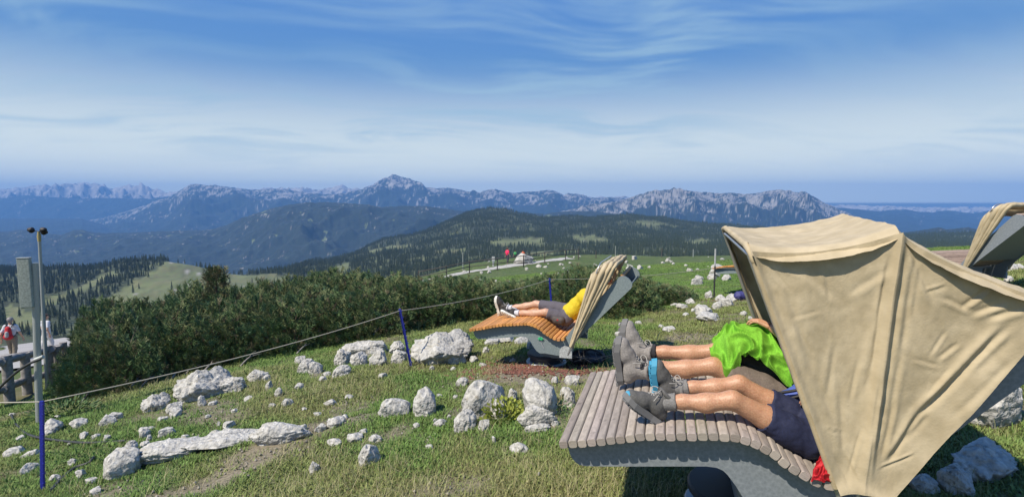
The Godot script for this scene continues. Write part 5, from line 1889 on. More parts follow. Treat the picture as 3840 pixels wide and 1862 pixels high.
	walker(pc, PI - 0.9, 1.62, mat(Color(0.7, 0.02, 0.1), 0.8), mat(Color(0.05, 0.05, 0.07), 0.9), M.hair_brown, "person in pink jacket beside the far rock on the path", 0.3, 0.028)
	var pd := at(1962, 968, 84.0); pd.y = at(1962, 975, 84.0).y
	walker(pd, PI + 0.5, 1.6, mat(Color(0.8, 0.16, 0.06), 0.8), mat(Color(0.05, 0.08, 0.2), 0.9), M.hair_brown, "person in orange top standing behind the far rock", 0.7, 0.028)
	var pe := at(1932, 968, 85.0); pe.y = at(1932, 976, 85.0).y
	walker(pe, PI, 1.6, mat(Color(0.06, 0.35, 0.12), 0.8), mat(Color(0.05, 0.05, 0.07), 0.9), M.hair_brown, "person in green top standing behind the far rock", 0.2, 0.028)

func draped_jacket() -> ArrayMesh:
	# a jacket thrown over the raised knees: rows of points from the hem that hangs down in front to the part tucked under the hood
	var rows := [
		[[2722, 1424, 0.70], [2700, 1392, 0.72], [2676, 1350, 0.76], [2662, 1318, 0.84], [2664, 1292, 0.98], [2676, 1300, 1.08]],
		[[2752, 1408, 0.69], [2728, 1350, 0.70], [2706, 1300, 0.76], [2688, 1272, 0.86], [2690, 1262, 1.0], [2696, 1290, 1.1]],
		[[2776, 1350, 0.72], [2758, 1300, 0.73], [2738, 1254, 0.79], [2724, 1226, 0.90], [2722, 1222, 1.02], [2728, 1262, 1.12]],
		[[2800, 1326, 0.74], [2796, 1282, 0.75], [2782, 1240, 0.82], [2772, 1208, 0.92], [2774, 1208, 1.03], [2776, 1250, 1.12]],
		[[2850, 1344, 0.74], [2846, 1300, 0.75], [2838, 1256, 0.83], [2836, 1222, 0.93], [2838, 1220, 1.03], [2838, 1262, 1.12]],
		[[2898, 1386, 0.73], [2898, 1336, 0.74], [2890, 1286, 0.82], [2890, 1250, 0.92], [2892, 1240, 1.02], [2890, 1280, 1.12]],
		[[2938, 1432, 0.72], [2946, 1378, 0.74], [2944, 1316, 0.82], [2944, 1272, 0.92], [2946, 1262, 1.02], [2940, 1300, 1.12]],
		[[2968, 1462, 0.72], [2990, 1404, 0.75], [3000, 1340, 0.83], [3004, 1300, 0.92], [3006, 1290, 1.02], [3000, 1330, 1.12]]]
	var net := []
	for rw in rows:
		var line := []
		for q in rw:
			line.append(J(LA, q[0], q[1], q[2]))
		net.append(line)
	return cloth_sheet(net, 0.052, 5.0)

func cloth_sheet(ctrl: Array, amp: float, folds: float) -> ArrayMesh:
	# cloth through a net of points, thrown into folds that run from one end to the other
	var net := []
	for line in ctrl:
		net.append(curve(line, 14))
	var mb := MB.new()
	var nj: int = net[0].size()
	var cols := []
	for j in nj:
		var line := []
		for i in net.size():
			line.append(net[i][j])
		cols.append(curve(line, 13))
	var ni: int = cols[0].size()
	for i in ni:
		for j in nj:
			var p: Vector3 = cols[j][i]
			var a := float(i) / ni
			var b := float(j) / nj
			var w := soft.get_noise_2d(a * 2.2, b * 2.2)
			var f := sin((a * folds + b * 1.2 + w * 1.1) * PI)
			var g := sin((a * folds * 1.6 - b * 2.2 + w * 2.0) * PI + 0.7)
			var e := amp * (1.0 - pow(absf(f), 0.8)) + amp * 0.36 * (1.0 - pow(absf(g), 0.75)) + amp * 0.4 * soft.get_noise_2d(a * 3.0 + 9.0, b * 3.0) + amp * 0.09 * soft.get_noise_2d(a * 12.0, b * 8.0)
			mb.v.append(p + Vector3(-0.35, 0.75, 0.55) * (e - amp * 0.7))
	mb.grid(ni, nj, 0)
	return mb.mesh()

func walker(p: Vector3, yaw: float, height: float, shirt: Material, trousers: Material, hair: Material, label: String, phase: float, cell := 0.018) -> void:
	# local -z is straight ahead before the turn
	var t := thing("person", label, "person", p, yaw + PI)
	var k := height / 1.74
	var st := 0.16 * cos(phase * PI)
	var hipL := Vector3(-0.09, 0.92, 0) * k
	var hipR := Vector3(0.09, 0.92, 0) * k
	var kL := Vector3(-0.1, 0.5, -0.02 - st * 0.7) * k
	var kR := Vector3(0.1, 0.5, -0.05 + st * 0.5) * k
	var aL := Vector3(-0.1, 0.08, 0.03 - st) * k
	var aR := Vector3(0.1, 0.08, 0.02 + st) * k
	var sh := Vector3(0, 1.40, 0) * k
	var eL := Vector3(-0.27, 1.12, 0.06 + st * 0.4) * k
	var eR := Vector3(0.27, 1.12, 0.06 - st * 0.4) * k
	var wL := Vector3(-0.29, 0.88, -0.06 + st * 0.7) * k
	var wR := Vector3(0.29, 0.88, -0.06 - st * 0.7) * k
	var b := [[Vector3(0, 1.0, 0) * k, Vector3(0, 1.3, 0) * k, 0.12, 0.12], [sh - Vector3(0.15, 0, 0), sh + Vector3(0.15, 0, 0), 0.06, 0.06], [sh, Vector3(0, 1.52, 0) * k, 0.055, 0.05], [hipL, kL, 0.075, 0.05], [kL, aL, 0.05, 0.036], [hipR, kR, 0.075, 0.05], [kR, aR, 0.05, 0.036],
		[sh - Vector3(0.17, 0, 0), eL, 0.046, 0.038], [eL, wL, 0.038, 0.027], [sh + Vector3(0.17, 0, 0), eR, 0.046, 0.038], [eR, wR, 0.038, 0.027]]
	part("body", sdf_mesh(b, cell, 0.03), M.skin_pale, t)
	part("trousers", sdf_mesh([[Vector3(-0.05, 0.96, 0) * k, Vector3(0.05, 0.96, 0) * k, 0.125, 0.125], [hipL, kL, 0.1, 0.078], [hipR, kR, 0.1, 0.078], [kL, kL.lerp(aL, 0.85), 0.076, 0.062, false, true], [kR, kR.lerp(aR, 0.85), 0.076, 0.062, false, true]], cell, 0.03, 0.01, 6.0), trousers, t)
	part("shirt", sdf_mesh([[Vector3(0, 0.95, 0) * k, Vector3(0, 1.15, 0) * k, 0.145, 0.14, true, false], [Vector3(-0.06, 1.25, 0) * k, Vector3(0.06, 1.25, 0) * k, 0.13, 0.13], [Vector3(0, 1.1, 0) * k, Vector3(0, 1.3, 0) * k, 0.14, 0.13], [sh - Vector3(0.16, 0, 0), sh + Vector3(0.16, 0, 0), 0.075, 0.075], [sh - Vector3(0.17, 0, 0), (sh - Vector3(0.17, 0, 0)).lerp(eL, 0.8), 0.068, 0.064, false, true], [sh + Vector3(0.17, 0, 0), (sh + Vector3(0.17, 0, 0)).lerp(eR, 0.8), 0.068, 0.064, false, true]], cell, 0.03, 0.01, 6.0), shirt, t)
	head_parts(t, Vector3(0, 1.62, -0.02) * k, UPV, Vector3(0, -0.1, -1).normalized(), M.skin_pale, hair, false, maxf(cell * 0.7, 0.012))
	for a in [aL, aR]:
		part("shoe", sdf_mesh([[a + Vector3(0, -0.03, 0.05), a + Vector3(0, -0.04, -0.13), 0.045, 0.036]], cell, 0.0), M.boot_dark, t)
	for w in [[wL, 1.0], [wR, -1.0]]:
		part("hand", M.hand, M.skin_pale, t, Transform3D(Basis(Vector3(0, -1, 0), Vector3(w[1], 0, 0), Vector3(0, 0, -1)), w[0]))

func backpack(p: Vector3, yaw: float, height: float) -> void:
	var k := height / 1.74
	var t := thing("backpack", "red and grey rucksack on the back of the walker in white", "backpack", p, yaw + PI)
	part("pack", sdf_mesh([[Vector3(-0.06, 1.02, 0.22) * k, Vector3(0.06, 1.02, 0.22) * k, 0.1, 0.1], [Vector3(0, 1.05, 0.22) * k, Vector3(0, 1.35, 0.2) * k, 0.13, 0.09]], 0.018, 0.04, 0.008, 8.0), M.red_cloth, t)
	part("pocket", sdf_mesh([[Vector3(0, 1.08, 0.32) * k, Vector3(0, 1.2, 0.31) * k, 0.07, 0.06]], 0.015, 0.02, 0.005, 9.0), mat(Color(0.3, 0.3, 0.3), 0.8), t)
	for sg in [-1.0, 1.0]:
		var mb := MB.new()
		mb.tube(curve([Vector3(0.09 * sg, 1.4, 0.16) * k, Vector3(0.11 * sg, 1.5, 0.0) * k, Vector3(0.13 * sg, 1.38, -0.14) * k, Vector3(0.14 * sg, 1.15, -0.12) * k, Vector3(0.12 * sg, 1.0, 0.14) * k], 4), [0.022], 6)
		part("strap", mb.mesh(), M.black, t)

# ------------------------------------------------------------------ paths, fences, masts
func strip(line: Array, width: float, lift: float, col: Color) -> ArrayMesh:
	# a band laid over the ground along a line of points
	var pts := curve(line, 10)
	var mb := MB.new()
	var n := 7
	for i in pts.size():
		var t: Vector3 = pts[mini(i + 1, pts.size() - 1)] - pts[maxi(i - 1, 0)]
		var s := Vector3(-t.z, 0, t.x).normalized()
		for j in n:
			var w := (float(j) / (n - 1) - 0.5) * width * (1.0 + 0.2 * nz.get_noise_2d(i * 0.3, j))
			var p: Vector3 = pts[i] + s * w
			mb.v.append(Vector3(p.x, gh(p.x, p.z) + lift, p.z))
			var k := 0.9 + 0.2 * nz.get_noise_2d(p.x * 2.0, p.z * 2.0)
			mb.c.append(Color(col.r * k, col.g * k, col.b * k))
	mb.grid(pts.size(), n, 0)
	return mb.mesh()

func pole_mesh(h: float, r0: float, r1: float, sides := 10, lean := Vector3.ZERO) -> ArrayMesh:
	var mb := MB.new()
	mb.tube([Vector3(0, -0.08, 0), lean * 0.5 + Vector3(0, h * 0.5, 0), lean + Vector3(0, h, 0)], [r0, (r0 + r1) * 0.5, r1], sides)
	return mb.mesh()

func log_between(a: Vector3, b: Vector3, r: float, seed_: int) -> ArrayMesh:
	var mb := MB.new()
	var pts := []
	var rad := []
	for i in 7:
		var t := i / 6.0
		pts.append(a.lerp(b, t) + Vector3(0, nz.get_noise_2d(t * 3.0, seed_) * r * 0.35, 0))
		rad.append(r * (1.0 + 0.16 * nz.get_noise_2d(t * 5.0, seed_ + 9.0)))
	mb.tube(pts, rad, 10)
	return mb.mesh()

func make_fences() -> void:
	# gravel path round the shoulder on the left, and the one along the far edge of the meadow
	setting("path", strip([Vector3(-30, 0, -15), Vector3(-23, 0, -17), Vector3(-18.2, 0, -18.5), Vector3(-18.5, 0, -21.5), Vector3(-21.5, 0, -26), Vector3(-25, 0, -30), Vector3(-26, 0, -34)], 5.5, 0.07, Color(0.52, 0.51, 0.5)), M.gravel)
	var fp := []
	for q in [[1545, 1063], [1580, 1056], [1624, 1047], [1690, 1034], [1750, 1022], [1830, 1010], [1900, 999], [1980, 988], [2053, 978], [2130, 969]]:
		fp.append(gnd(q[0], q[1]))
	setting("path", strip(fp, 2.0, 0.02, Color(0.56, 0.55, 0.52)), M.gravel)
	# dark rail fence along the far path
	var t := thing("rail_fence", "dark wooden rail fence running along the far gravel path", "fence", fp[0])
	var line := curve(fp, 3)
	var posts := []
	var last := Vector3.INF
	for p in line:
		var q: Vector3 = p + Vector3(0.9, 0, 1.7)
		if last == Vector3.INF or q.distance_to(last) > 2.1:
			last = q
			posts.append(Vector3(q.x, gh(q.x, q.z), q.z))
	for p in posts:
		part("post", pole_mesh(1.12, 0.05, 0.045, 8), M.log_dark, t, Transform3D(Basis(), p - fp[0]))
	for i in posts.size() - 1:
		for h in [1.05, 0.62]:
			part("rail", log_between(posts[i] - fp[0] + Vector3(0, h, 0.07), posts[i + 1] - fp[0] + Vector3(0, h, 0.07), 0.036, i), M.log_dark, t)
	# log fence on the left
	var lp := [gnd(-60, 1545), gnd(36, 1512), gnd(102, 1478), gnd(188, 1452), gnd(218, 1442), gnd(244, 1412)]
	t = thing("log_fence", "weathered grey round log fence beside the gravel path", "fence", lp[1])
	for i in lp.size():
		part("post", pole_mesh(0.84 + 0.05 * (i % 2), 0.085, 0.08, 12), M.log, t, Transform3D(Basis(), lp[i] - lp[1]))
	for i in lp.size() - 1:
		for h in [0.78, 0.28]:
			var a: Vector3 = lp[i] - lp[1] + Vector3(0, h + 0.02, 0.11)
			var b: Vector3 = lp[i + 1] - lp[1] + Vector3(0, h + 0.02, 0.11)
			part("rail", log_between(a - (b - a) * 0.06, b + (b - a) * 0.06, 0.078 if h > 0.3 else 0.07, i * 3), M.log, t)
	# blue stakes and the cord strung between them
	var tops := []
	for q in [[157, 1838, 154, 1502, "straight blue stake with a notched edge near the domed boulder"], [1543, 1378, 1500, 1157, "leaning blue stake beside the largest limestone outcrop"], [2074, 1222, 2061, 1042, "blue stake behind the lounger with the yellow shirt"]]:
		var b := gnd(q[0], q[1])
		var tp := at(q[2], q[3], -b.z)
		tops.append(tp)
		var s := thing("barrier_stake", q[4], "post", b, 0.0, "blue stakes of the cord barrier")
		var mb := MB.new()
		mb.box(Transform3D(Basis(Quaternion(UPV, (tp - b).normalized())), (tp - b) * 0.5 - Vector3(0, 0.04, 0)), Vector3(0.036, (tp - b).length() + 0.08, 0.02), Color.WHITE, 0.004)
		part("stake", mb.mesh(), M.blue_post, s)
		for k in 9:
			var hb := MB.new()
			hb.box(Transform3D(Basis(), (tp - b) * (0.08 + 0.11 * k) + Vector3(0.019, 0, 0.004)), Vector3(0.012, 0.012, 0.026), Color.WHITE, 0.002)
			part("lug", hb.mesh(), M.blue_post, s)
	var pole_b := gnd(2678, 1122)
	var pole_t := at(2678, 932, -pole_b.z)
	var s4 := thing("marker_pole", "thin dark pole with a white top by the far orange lounger", "pole", pole_b)
	part("pole", pole_mesh((pole_t - pole_b).y * 0.66, 0.022, 0.022, 8), M.cable, s4)
	var wt := MB.new()
	wt.tube([Vector3(0, (pole_t - pole_b).y * 0.66, 0), Vector3(0, (pole_t - pole_b).y, 0)], [0.024, 0.024], 8)
	part("white_top", wt.mesh(), M.white_paint if M.has("white_paint") else M.cover, s4)
	var anchors := [gnd(-700, 1640) + Vector3(0, 0.8, 0), tops[0] - Vector3(0, 0.01, 0), tops[1] - Vector3(0, 0.03, 0), tops[2] - Vector3(0, 0.03, 0), pole_b.lerp(pole_t, 0.62), at(3350, 985, 13.5)]
	var rb := MB.new()
	var pts := []
	for i in anchors.size() - 1:
		for k in 14:
			var f := k / 14.0
			pts.append((anchors[i] as Vector3).lerp(anchors[i + 1], f) - Vector3(0, 4.0 * f * (1.0 - f) * 0.07, 0))
	pts.append(anchors[anchors.size() - 1])
	rb.tube(pts, [0.0062], 6)
	single("barrier_rope", rb.mesh(), M.rope, Vector3.ZERO, "thin beige cord strung from stake to stake in front of the thicket", "rope")
	# masts
	var mb1 := gnd(146, 1592)
	var d1 := -mb1.z
	t = thing("antenna_mast", "galvanised pole carrying a flat grey green box beside the log fence", "mast", mb1)
	var top1 := at(128, 985, d1) - mb1
	var m1 := MB.new()
	m1.tube([Vector3(0, -0.1, 0), top1 * 0.5, top1], [0.044, 0.042, 0.04], 14)
	part("pole", m1.mesh(), M.galv, t)
	var c0 := at(113, 1058, d1) - mb1
	var bm := MB.new()
	bm.box(Transform3D(Basis(UPV, 0.3), c0 + Vector3(-0.0, 0, 0.075)), Vector3(0.15, 185.0 * d1 / FPX, 0.07), Color.WHITE, 0.014)
	var bx := part("antenna_box", bm.mesh(), M.box, t)
	var cp := MB.new()
	cp.box(Transform3D(Basis(UPV, 0.3), c0 + Vector3(0, 185.0 * d1 / FPX * 0.5 + 0.008, 0.075)), Vector3(0.15, 0.016, 0.075), Color.WHITE, 0.004)
	part("cap", cp.mesh(), M.galv, bx)
	for h in [0.25, -0.25]:
		var br := MB.new()
		br.box(Transform3D(Basis(), c0 + Vector3(0.02, h, 0.03)), Vector3(0.1, 0.03, 0.1), Color.WHITE, 0.004)
		part("bracket", br.mesh(), M.galv, t)
	var mb2 := gnd(176, 1462)
	var d2 := -mb2.z
	t = thing("wind_mast", "slim metal mast with a black cup wind gauge on top", "mast", mb2)
	var top2 := at(146, 905, d2) - mb2
	var m2 := MB.new()
	m2.tube([Vector3(0, -0.1, 0), top2 * 0.5, top2], [0.034, 0.032, 0.026], 12)
	part("pole", m2.mesh(), M.galv, t)
	var head := at(143, 868, d2) - mb2
	var an := MB.new()
	an.tube([top2, top2.lerp(head, 0.5), head], [0.03, 0.036, 0.02], 10)
	var collar := part("gauge", an.mesh(), mat(Color(0.33, 0.28, 0.12), 0.5), t)
	for k in 3:
		var a := [2.9, 0.3, -1.4][k] as float
		var dv := Vector3(cos(a), 0.25 if k < 2 else -0.1, sin(a) * 0.8)
		var ar := MB.new()
		ar.tube([head, head + dv * 0.12], [0.008, 0.008], 6)
		part("arm", ar.mesh(), M.black, collar)
		var cup := sdf_mesh([[head + dv * 0.13, head + dv * 0.15, 0.06, 0.045]], 0.012, 0.0)
		part("cup", cup, M.black, collar)
	# clamp and cable between masts and fence
	var j1 := at(150, 1342, d1) - mb1
	var clamp := MB.new()
	clamp.tube([j1 + Vector3(-0.03, -0.01, 0.05), j1 + Vector3(0.07, 0.03, 0.03)], [0.03, 0.026], 8)
	part("clamp", clamp.mesh(), M.galv, get_node("antenna_mast"))
	var cb := MB.new()
	cb.tube(curve([at(152, 1345, d1 - 0.05), at(110, 1362, d1 - 0.1), at(60, 1395, d1 - 0.1), at(0, 1450, d1), at(-80, 1540, d1)], 6), [0.018], 7)
	single("power_cable", cb.mesh(), M.cable, Vector3.ZERO, "black cable sagging from the mast clamp across the log fence", "cable")

# ------------------------------------------------------------------ small things
func on_ground(px: float, py: float, lift := 0.0) -> Vector3:
	return gnd(px, py) + Vector3(0, lift, 0)

func make_small_things() -> void:
	# hoses in the turf on the left
	for q in [[[[40, 1560], [60, 1600], [110, 1640], [230, 1662], [340, 1668], [470, 1664]], "black hose lying straight across the turf by the blue stake"], [[[190, 1845], [230, 1800], [280, 1765], [330, 1745], [352, 1722]], "black hose end beside the smooth domed boulder"]]:
		var pts := []
		for a in q[0]:
			pts.append(on_ground(a[0], a[1], 0.016))
		var mb := MB.new()
		mb.tube(curve(pts, 6), [0.016], 8)
		single("hose", mb.mesh(), M.cable, Vector3.ZERO, q[1], "hose")
	# black rucksack lying behind the swivel base of the orange lounger
	var p := gnd(2212, 1368)
	var t := thing("backpack", "black rucksack lying on the grass behind the orange lounger base", "backpack", p, 0.3)
	part("pack", sdf_mesh([[Vector3(-0.2, 0.11, 0), Vector3(0.15, 0.10, 0), 0.12, 0.1], [Vector3(-0.1, 0.12, 0.08), Vector3(0.1, 0.1, 0.08), 0.09, 0.08], [Vector3(-0.1, 0.12, -0.08), Vector3(0.1, 0.1, -0.08), 0.09, 0.08]], 0.014, 0.04, 0.012, 9.0), M.black, t)
	part("pocket", sdf_mesh([[Vector3(-0.06, 0.12, 0.14), Vector3(0.08, 0.1, 0.14), 0.06, 0.055]], 0.012, 0.02, 0.008, 10.0), mat(Color(0.03, 0.035, 0.06), 0.6), t)
	var sb := MB.new()
	sb.tube(curve([Vector3(-0.15, 0.2, 0.05), Vector3(-0.05, 0.26, 0.1), Vector3(0.1, 0.2, 0.12), Vector3(0.2, 0.08, 0.1)], 5), [0.014], 6)
	part("strap", sb.mesh(), M.black, t)
	# pouch at the hip of the person in yellow
	var q0 := J(LB, 2094, 1196, 0.40)
	var po := thing("hip_pouch", "dark pouch with a red badge at the hip of the person in yellow", "bag", LB.tr * q0, LB.node.rotation.y)
	part("pouch", sdf_mesh([[Vector3(-0.05, 0, 0), Vector3(0.05, -0.01, 0), 0.05, 0.055], [Vector3(-0.03, -0.03, 0), Vector3(0.04, -0.04, 0), 0.05, 0.05]], 0.01, 0.02, 0.004, 12.0), mat(Color(0.06, 0.05, 0.045), 0.7), po)
	var bd := MB.new()
	for k in 10:
		var a0 := TAU * k / 10.0
		var a1 := TAU * (k + 1) / 10.0
		bd.flat([Vector3(0, 0, 0.058), Vector3(cos(a1) * 0.013, sin(a1) * 0.013, 0.055), Vector3(cos(a0) * 0.013, sin(a0) * 0.013, 0.055)])
	part("badge", bd.mesh(), M.red_cloth, po)
	# green ribbon and string on the panel of the orange lounger
	var g0 := LB.tr * J(LB, 2028, 1268, 0.078)
	var rt := thing("ribbon", "small green ribbon with a white string on the orange lounger panel", "ribbon", g0, LB.node.rotation.y)
	var gb := MB.new()
	for k in 7:
		var a := k * 0.9
		gb.tube([Vector3.ZERO, Vector3(cos(a) * 0.025, sin(a) * 0.018, 0.012), Vector3(cos(a) * 0.045, sin(a) * 0.02 - 0.012, 0.006)], [0.007, 0.008, 0.003], 5)
	part("bow", gb.mesh(), mat(Color(0.02, 0.42, 0.16), 0.6), rt)
	var wb := MB.new()
	wb.tube([Vector3(0, 0, 0.006), Vector3(0.01, -0.06, 0.006), Vector3(0.045, -0.135, 0.006)], [0.003], 5)
	part("string", wb.mesh(), M.white_cloth, rt)
	# blue bags
	var bp := gnd(2800, 1124)
	var b2 := thing("bag", "dark blue bag on the ground in front of the far orange lounger", "bag", bp, 0.2)
	part("sack", sdf_mesh([[Vector3(-0.2, 0.1, 0), Vector3(0.2, 0.09, 0), 0.12, 0.1]], 0.02, 0.03, 0.02, 6.0), mat(Color(0.04, 0.04, 0.16), 0.7), b2)
	var bs := MB.new()
	bs.tube(curve([Vector3(-0.15, 0.18, 0.02), Vector3(0, 0.3, 0.03), Vector3(0.14, 0.17, 0.02)], 5), [0.015], 6)
	part("handle", bs.mesh(), M.black, b2)
	var rp := J(LA, 2985, 1490, 0.60)
	var r2 := thing("rucksack", "blue and black rucksack lying between the two people on the grey lounger", "backpack", LA.tr * rp, LA.node.rotation.y)
	part("sack", sdf_mesh([[Vector3(-0.06, -0.03, 0), Vector3(0.16, 0.10, 0.0), 0.06, 0.08], [Vector3(-0.02, 0.0, 0.03), Vector3(0.1, 0.05, 0.03), 0.05, 0.05]], 0.01, 0.02, 0.010, 11.0), mat(Color(0.06, 0.10, 0.36), 0.7), r2)
	for k in 2:
		var st := MB.new()
		st.tube(curve([Vector3(-0.12, -0.02 + 0.05 * k, 0.05), Vector3(-0.03, 0.03 + 0.04 * k, 0.09), Vector3(0.06, 0.07 + 0.04 * k, 0.1)], 5), [0.009], 6)
		part("strap", st.mesh(), M.black, r2)
	# dry twigs
	for q in [[2235, 1372, 0.55, 26, "heap of dry grey twigs behind the foot of the grey lounger"], [2575, 1292, 0.5, 18, "row of dry grey twigs on the grass beyond the person in grey boots"], [2290, 1340, 0.35, 14, "few dry twigs next to the black rucksack"]]:
		var c := gnd(q[0], q[1])
		var tw := thing("twig_heap", q[4], "twigs", c)
		for k in int(q[3]):
			var a := rng.randf() * TAU
			var o := Vector3(rng.randf_range(-1, 1) * q[2], 0.05 + rng.randf() * 0.09, rng.randf_range(-0.5, 0.5) * q[2] * 0.5)
			var l := rng.randf_range(0.12, 0.3)
			var mb := MB.new()
			var e := o + Vector3(cos(a) * l, rng.randf_range(0.0, 0.1), sin(a) * l * 0.5)
			mb.tube(curve([o, o.lerp(e, 0.5) + Vector3(0, rng.randf_range(0.0, 0.04), 0.02), e], 3), [0.006, 0.005, 0.005, 0.004, 0.004, 0.003, 0.002], 5)
			part("twig", mb.mesh(), M.deadwood, tw)
	# bark chips round the swivel bases
	var chips := []
	var cols := []
	var cm := MB.new()
	cm.box(Transform3D(), Vector3(0.05, 0.008, 0.02), Color.WHITE)
	for q in [[0.35, 7.35, 1.0, 0.42, 900], [5.6, 12.7, 0.8, 0.4, 320], [-0.1, 7.6, 0.5, 0.4, 200], [2.4, 5.9, 0.5, 0.25, 180]]:
		for k in int(q[4]):
			var x: float = q[0] + rng.randfn() * q[2] * 0.5
			var z: float = -q[1] + rng.randfn() * q[3] * 0.6
			chips.append(Transform3D(Basis.from_euler(Vector3(rng.randf_range(-0.4, 0.4), rng.randf() * TAU, rng.randf_range(-0.4, 0.4))) * Basis.from_scale(Vector3.ONE * rng.randf_range(0.6, 1.5)), Vector3(x, gh(x, z) + 0.008, z)))
			var k2 := rng.randf_range(0.6, 1.3)
			cols.append(Color(0.17 * k2, 0.07 * k2, 0.05 * k2))
	scatter("bark_chips", cm.mesh(), vcol(0.9), chips, cols)
	# gravel washed over the bare soil beside the bedrock ledge, and round the stony places
	var grv := []
	var grc := []
	for k in 5200:
		var x := rng.randf_range(-4.6, 0.5)
		var z := -rng.randf_range(3.0, 9.0)
		if rng.randf() > pow(turf_tone(x, z).z, 1.3):
			continue
		grv.append(Transform3D(Basis.from_euler(Vector3(rng.randf() * TAU, rng.randf() * TAU, 0)) * Basis.from_scale(Vector3.ONE * rng.randf_range(0.008, 0.03)), Vector3(x, gh(x, z) + 0.003, z)))
		var k3 := rng.randf_range(0.7, 1.1)
		grc.append(Color(0.5 * k3, 0.46 * k3, 0.39 * k3))
	scatter("gravel", rock_mesh(411, 1, 5, 0.3), vcol(0.9), grv, grc)
	# far edge of the meadow
	var fr := gnd(1965, 992)
	put_rock(rock_big[7], fr + Vector3(0, 0, -1.2), 85.0 * -fr.z / FPX, 46.0 * -fr.z / FPX, 60.0 * -fr.z / FPX, 0.4, "big grey rock by the far path with people behind it")
	var cr := gnd(1488, 1052)
	put_rock(rock_big[4], cr, 62.0 * -cr.z / FPX, 34.0 * -cr.z / FPX, 50.0 * -cr.z / FPX, 0.2, "pale cream rock poking out above the thicket near the far path")
	var thin := gnd(1736, 1012)
	single("thin_pole", pole_mesh(66.0 * -thin.z / FPX, 0.05, 0.04, 8), M.galv, thin, "thin pale pole standing at the far path", "pole")
	var mk := gnd(1850, 1000)
	var mkp := thing("sign_post", "small white marker post between the far fence rails", "post", mk)
	part("post", pole_mesh(34.0 * -mk.z / FPX, 0.08, 0.08, 8), M.cover, mkp)
	var sg := MB.new()
	sg.box(Transform3D(Basis(), Vector3(0, 28.0 * -mk.z / FPX, 0.1)), Vector3(0.28, 0.5, 0.03), Color.WHITE, 0.01)
	part("plate", sg.mesh(), M.cover, mkp)
	var i := 0
	for q in [[2308, 966, 44], [2482, 964, 36], [2600, 963, 28], [2235, 968, 30]]:
		var b := gnd(q[0], q[1])
		single("edge_post", pole_mesh(q[2] * -b.z / FPX, 0.05, 0.045, 7), M.log_dark if i % 2 else M.galv, b, ["pale edge post on the crest of the far meadow", "tall dark edge post on the crest of the far meadow", "short pale edge post at the crest near the marker pole", "dark edge post where the far rail fence ends"][i], "post")
		i += 1

# ------------------------------------------------------------------ grass
func grass_tuft(seed_: int, blades: int, lo: float, hi: float, spread: float, wide: float, lean: float) -> ArrayMesh:
	var r := RandomNumberGenerator.new()
	r.seed = seed_
	var mb := MB.new()
	for i in blades:
		var a := r.randf() * TAU
		var b := Vector3(cos(a), 0, sin(a)) * sqrt(r.randf()) * spread
		var l := r.randf_range(lo, hi)
		var az := r.randf() * TAU
		var tilt := minf(r.randf_range(0.1, 1.0) * lean, 1.4)
		var dir := Vector3(cos(az), 0, sin(az))
		var side := Vector3(-dir.z, 0, dir.x) * wide * r.randf_range(0.7, 1.3)
		var mid := b + (UPV * cos(tilt) + dir * sin(tilt)) * l * 0.55
		var tilt2 := minf(tilt + r.randf_range(0.1, 0.7) * lean, 1.75)
		var tip := mid + (UPV * cos(tilt2) + dir * sin(tilt2)) * l * 0.45
		var k := r.randf_range(0.7, 1.3)
		var c := Color(k, k * r.randf_range(0.94, 1.06), k)
		var s := mb.v.size()
		mb.v.append(b - side); mb.v.append(b + side); mb.v.append(mid - side * 0.7); mb.v.append(mid + side * 0.7); mb.v.append(tip)
		for q in 5:
			mb.c.append(c)
		mb.tri(s, s + 1, s + 3); mb.tri(s, s + 3, s + 2); mb.tri(s + 2, s + 3, s + 4)
	return mb.mesh()

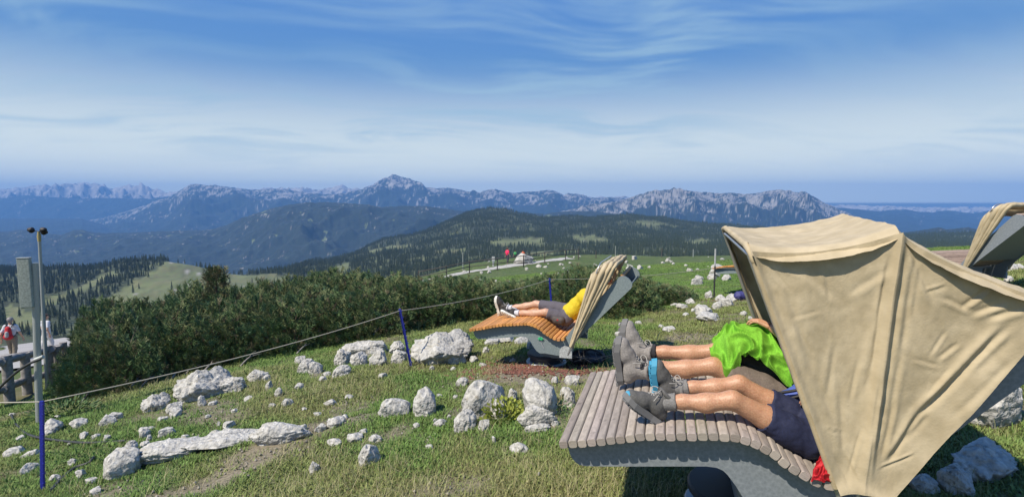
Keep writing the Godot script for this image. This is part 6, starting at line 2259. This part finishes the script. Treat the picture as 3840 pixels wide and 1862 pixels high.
func make_grass() -> void:
	var short := [grass_tuft(1, 24, 0.012, 0.036, 0.075, 0.0024, 1.2), grass_tuft(2, 24, 0.014, 0.042, 0.085, 0.0026, 1.2)]
	var dry := [grass_tuft(3, 16, 0.03, 0.075, 0.08, 0.0015, 1.5), grass_tuft(4, 14, 0.04, 0.10, 0.09, 0.0015, 1.5)]
	var herb := [grass_tuft(5, 16, 0.02, 0.045, 0.07, 0.006, 1.1)]
	var meshes := short + dry + herb
	var trs := []
	var cols := []
	for m in meshes:
		trs.append([])
		cols.append([])
	var r := RandomNumberGenerator.new()
	r.seed = 1234
	# a coarse lookup of the rocks, so that no grass grows through them
	var grid := {}
	for q in rock_discs:
		for gx in range(int(floor((q[0] - q[2]) / 0.5)) - 1, int(floor((q[0] + q[2]) / 0.5)) + 2):
			for gz in range(int(floor((q[1] - q[2]) / 0.5)) - 1, int(floor((q[1] + q[2]) / 0.5)) + 2):
				var key := Vector2i(gx, gz)
				if not grid.has(key):
					grid[key] = []
				grid[key].append(q)
	for i in 215000:
		var d := lerpf(1.5, 36.0, pow(r.randf(), 1.25))
		var x := r.randf_range(-1.32, 1.32) * d + r.randf_range(-0.6, 0.6)
		var z := -d
		var y := gh(x, z)
		var q := pix(Vector3(x, y, z))
		if q.x < -700.0 or q.x > 4560.0 or q.y > 2300.0:
			continue
		if q.x < 2600.0 and q.y < lin(THICKET_FOOT, q.x) - 30.0 and q.y > lin(THICKET_TOP, q.x) - 6.0 and q.x > 120.0:
			continue
		if q.x < 150.0 and d > 9.5:
			continue
		var t3 := turf_tone(x, z)
		if r.randf() < t3.z * 0.93:
			continue
		var hit := false
		for k in grid.get(Vector2i(int(floor(x / 0.5)), int(floor(z / 0.5))), []):
			var dx: float = x - k[0]
			var dz: float = z - k[1]
			var c := cos(k[4] as float)
			var s := sin(k[4] as float)
			if pow((dx * c - dz * s) / k[2], 2.0) + pow((dx * s + dz * c) / k[3], 2.0) < 1.0:
				hit = true
				break
		if hit:
			continue
		var g := t3.x
		var sel: int
		var v := r.randf()
		var tall := smoothstep(0.1, 0.5, nz.get_noise_2d(x * 0.7 + 11.0, z * 0.7)) * 0.4 + exp(-((x - 0.1) ** 2 * 0.4 + (d - 3.1) ** 2 * 0.6)) * 0.55
		if v < 0.05 + tall * (0.75 - g * 0.35):
			sel = 2 + r.randi() % 2
		elif v > 0.9:
			sel = 4
		else:
			sel = r.randi() % 2
		var sc := r.randf_range(0.75, 1.3) * (1.0 + d * 0.035)
		trs[sel].append(Transform3D(Basis(UPV, r.randf() * TAU).scaled(Vector3(sc, sc * r.randf_range(0.8, 1.2) * (1.0 if d < 14.0 else 0.7), sc)), Vector3(x, y - 0.006, z)))
		var lush := Color(0.125, 0.225, 0.042)
		var straw := Color(0.32, 0.30, 0.13)
		var olive := Color(0.195, 0.235, 0.066)
		var col: Color
		if sel >= 2 and sel < 4:
			col = olive.lerp(straw, clampf(0.75 - g * 0.7 + r.randf_range(-0.4, 0.4), 0.0, 1.0))
		else:
			col = lush.lerp(olive, clampf(1.0 - g + r.randf_range(-0.25, 0.25), 0.0, 1.0))
		if lush_zone(x, z):
			col = Color(0.12, 0.22, 0.038).lerp(col, 0.4)
		cols[sel].append(col)
	# pale seed stalks standing and lying over the sward
	var st := grass_tuft(9, 6, 0.12, 0.26, 0.09, 0.0017, 1.3)
	var str_ := []
	var stc := []
	for i in 5200:
		var d := lerpf(2.0, 9.0, r.randf())
		var x := r.randf_range(-0.9, 0.75) * d
		var z := -d
		if nz.get_noise_2d(x * 0.6 + 40.0, z * 0.6) < -0.05 or r.randf() < turf_tone(x, z).x * 0.7:
			continue
		var hit := false
		for k in grid.get(Vector2i(int(floor(x / 0.5)), int(floor(z / 0.5))), []):
			if Vector2(x - k[0], z - k[1]).length() < maxf(k[2], k[3]):
				hit = true
		if hit:
			continue
		str_.append(Transform3D(Basis(UPV, r.randf() * TAU).scaled(Vector3.ONE * r.randf_range(0.6, 1.1)), Vector3(x, gh(x, z) - 0.005, z)))
		var k2 := r.randf_range(0.8, 1.15)
		stc.append(Color(0.46 * k2, 0.42 * k2, 0.23 * k2))
	scatter("grass", st, M.grass, str_, stc)
	for m in meshes.size():
		scatter("grass", meshes[m], M.grass, trs[m], cols[m])
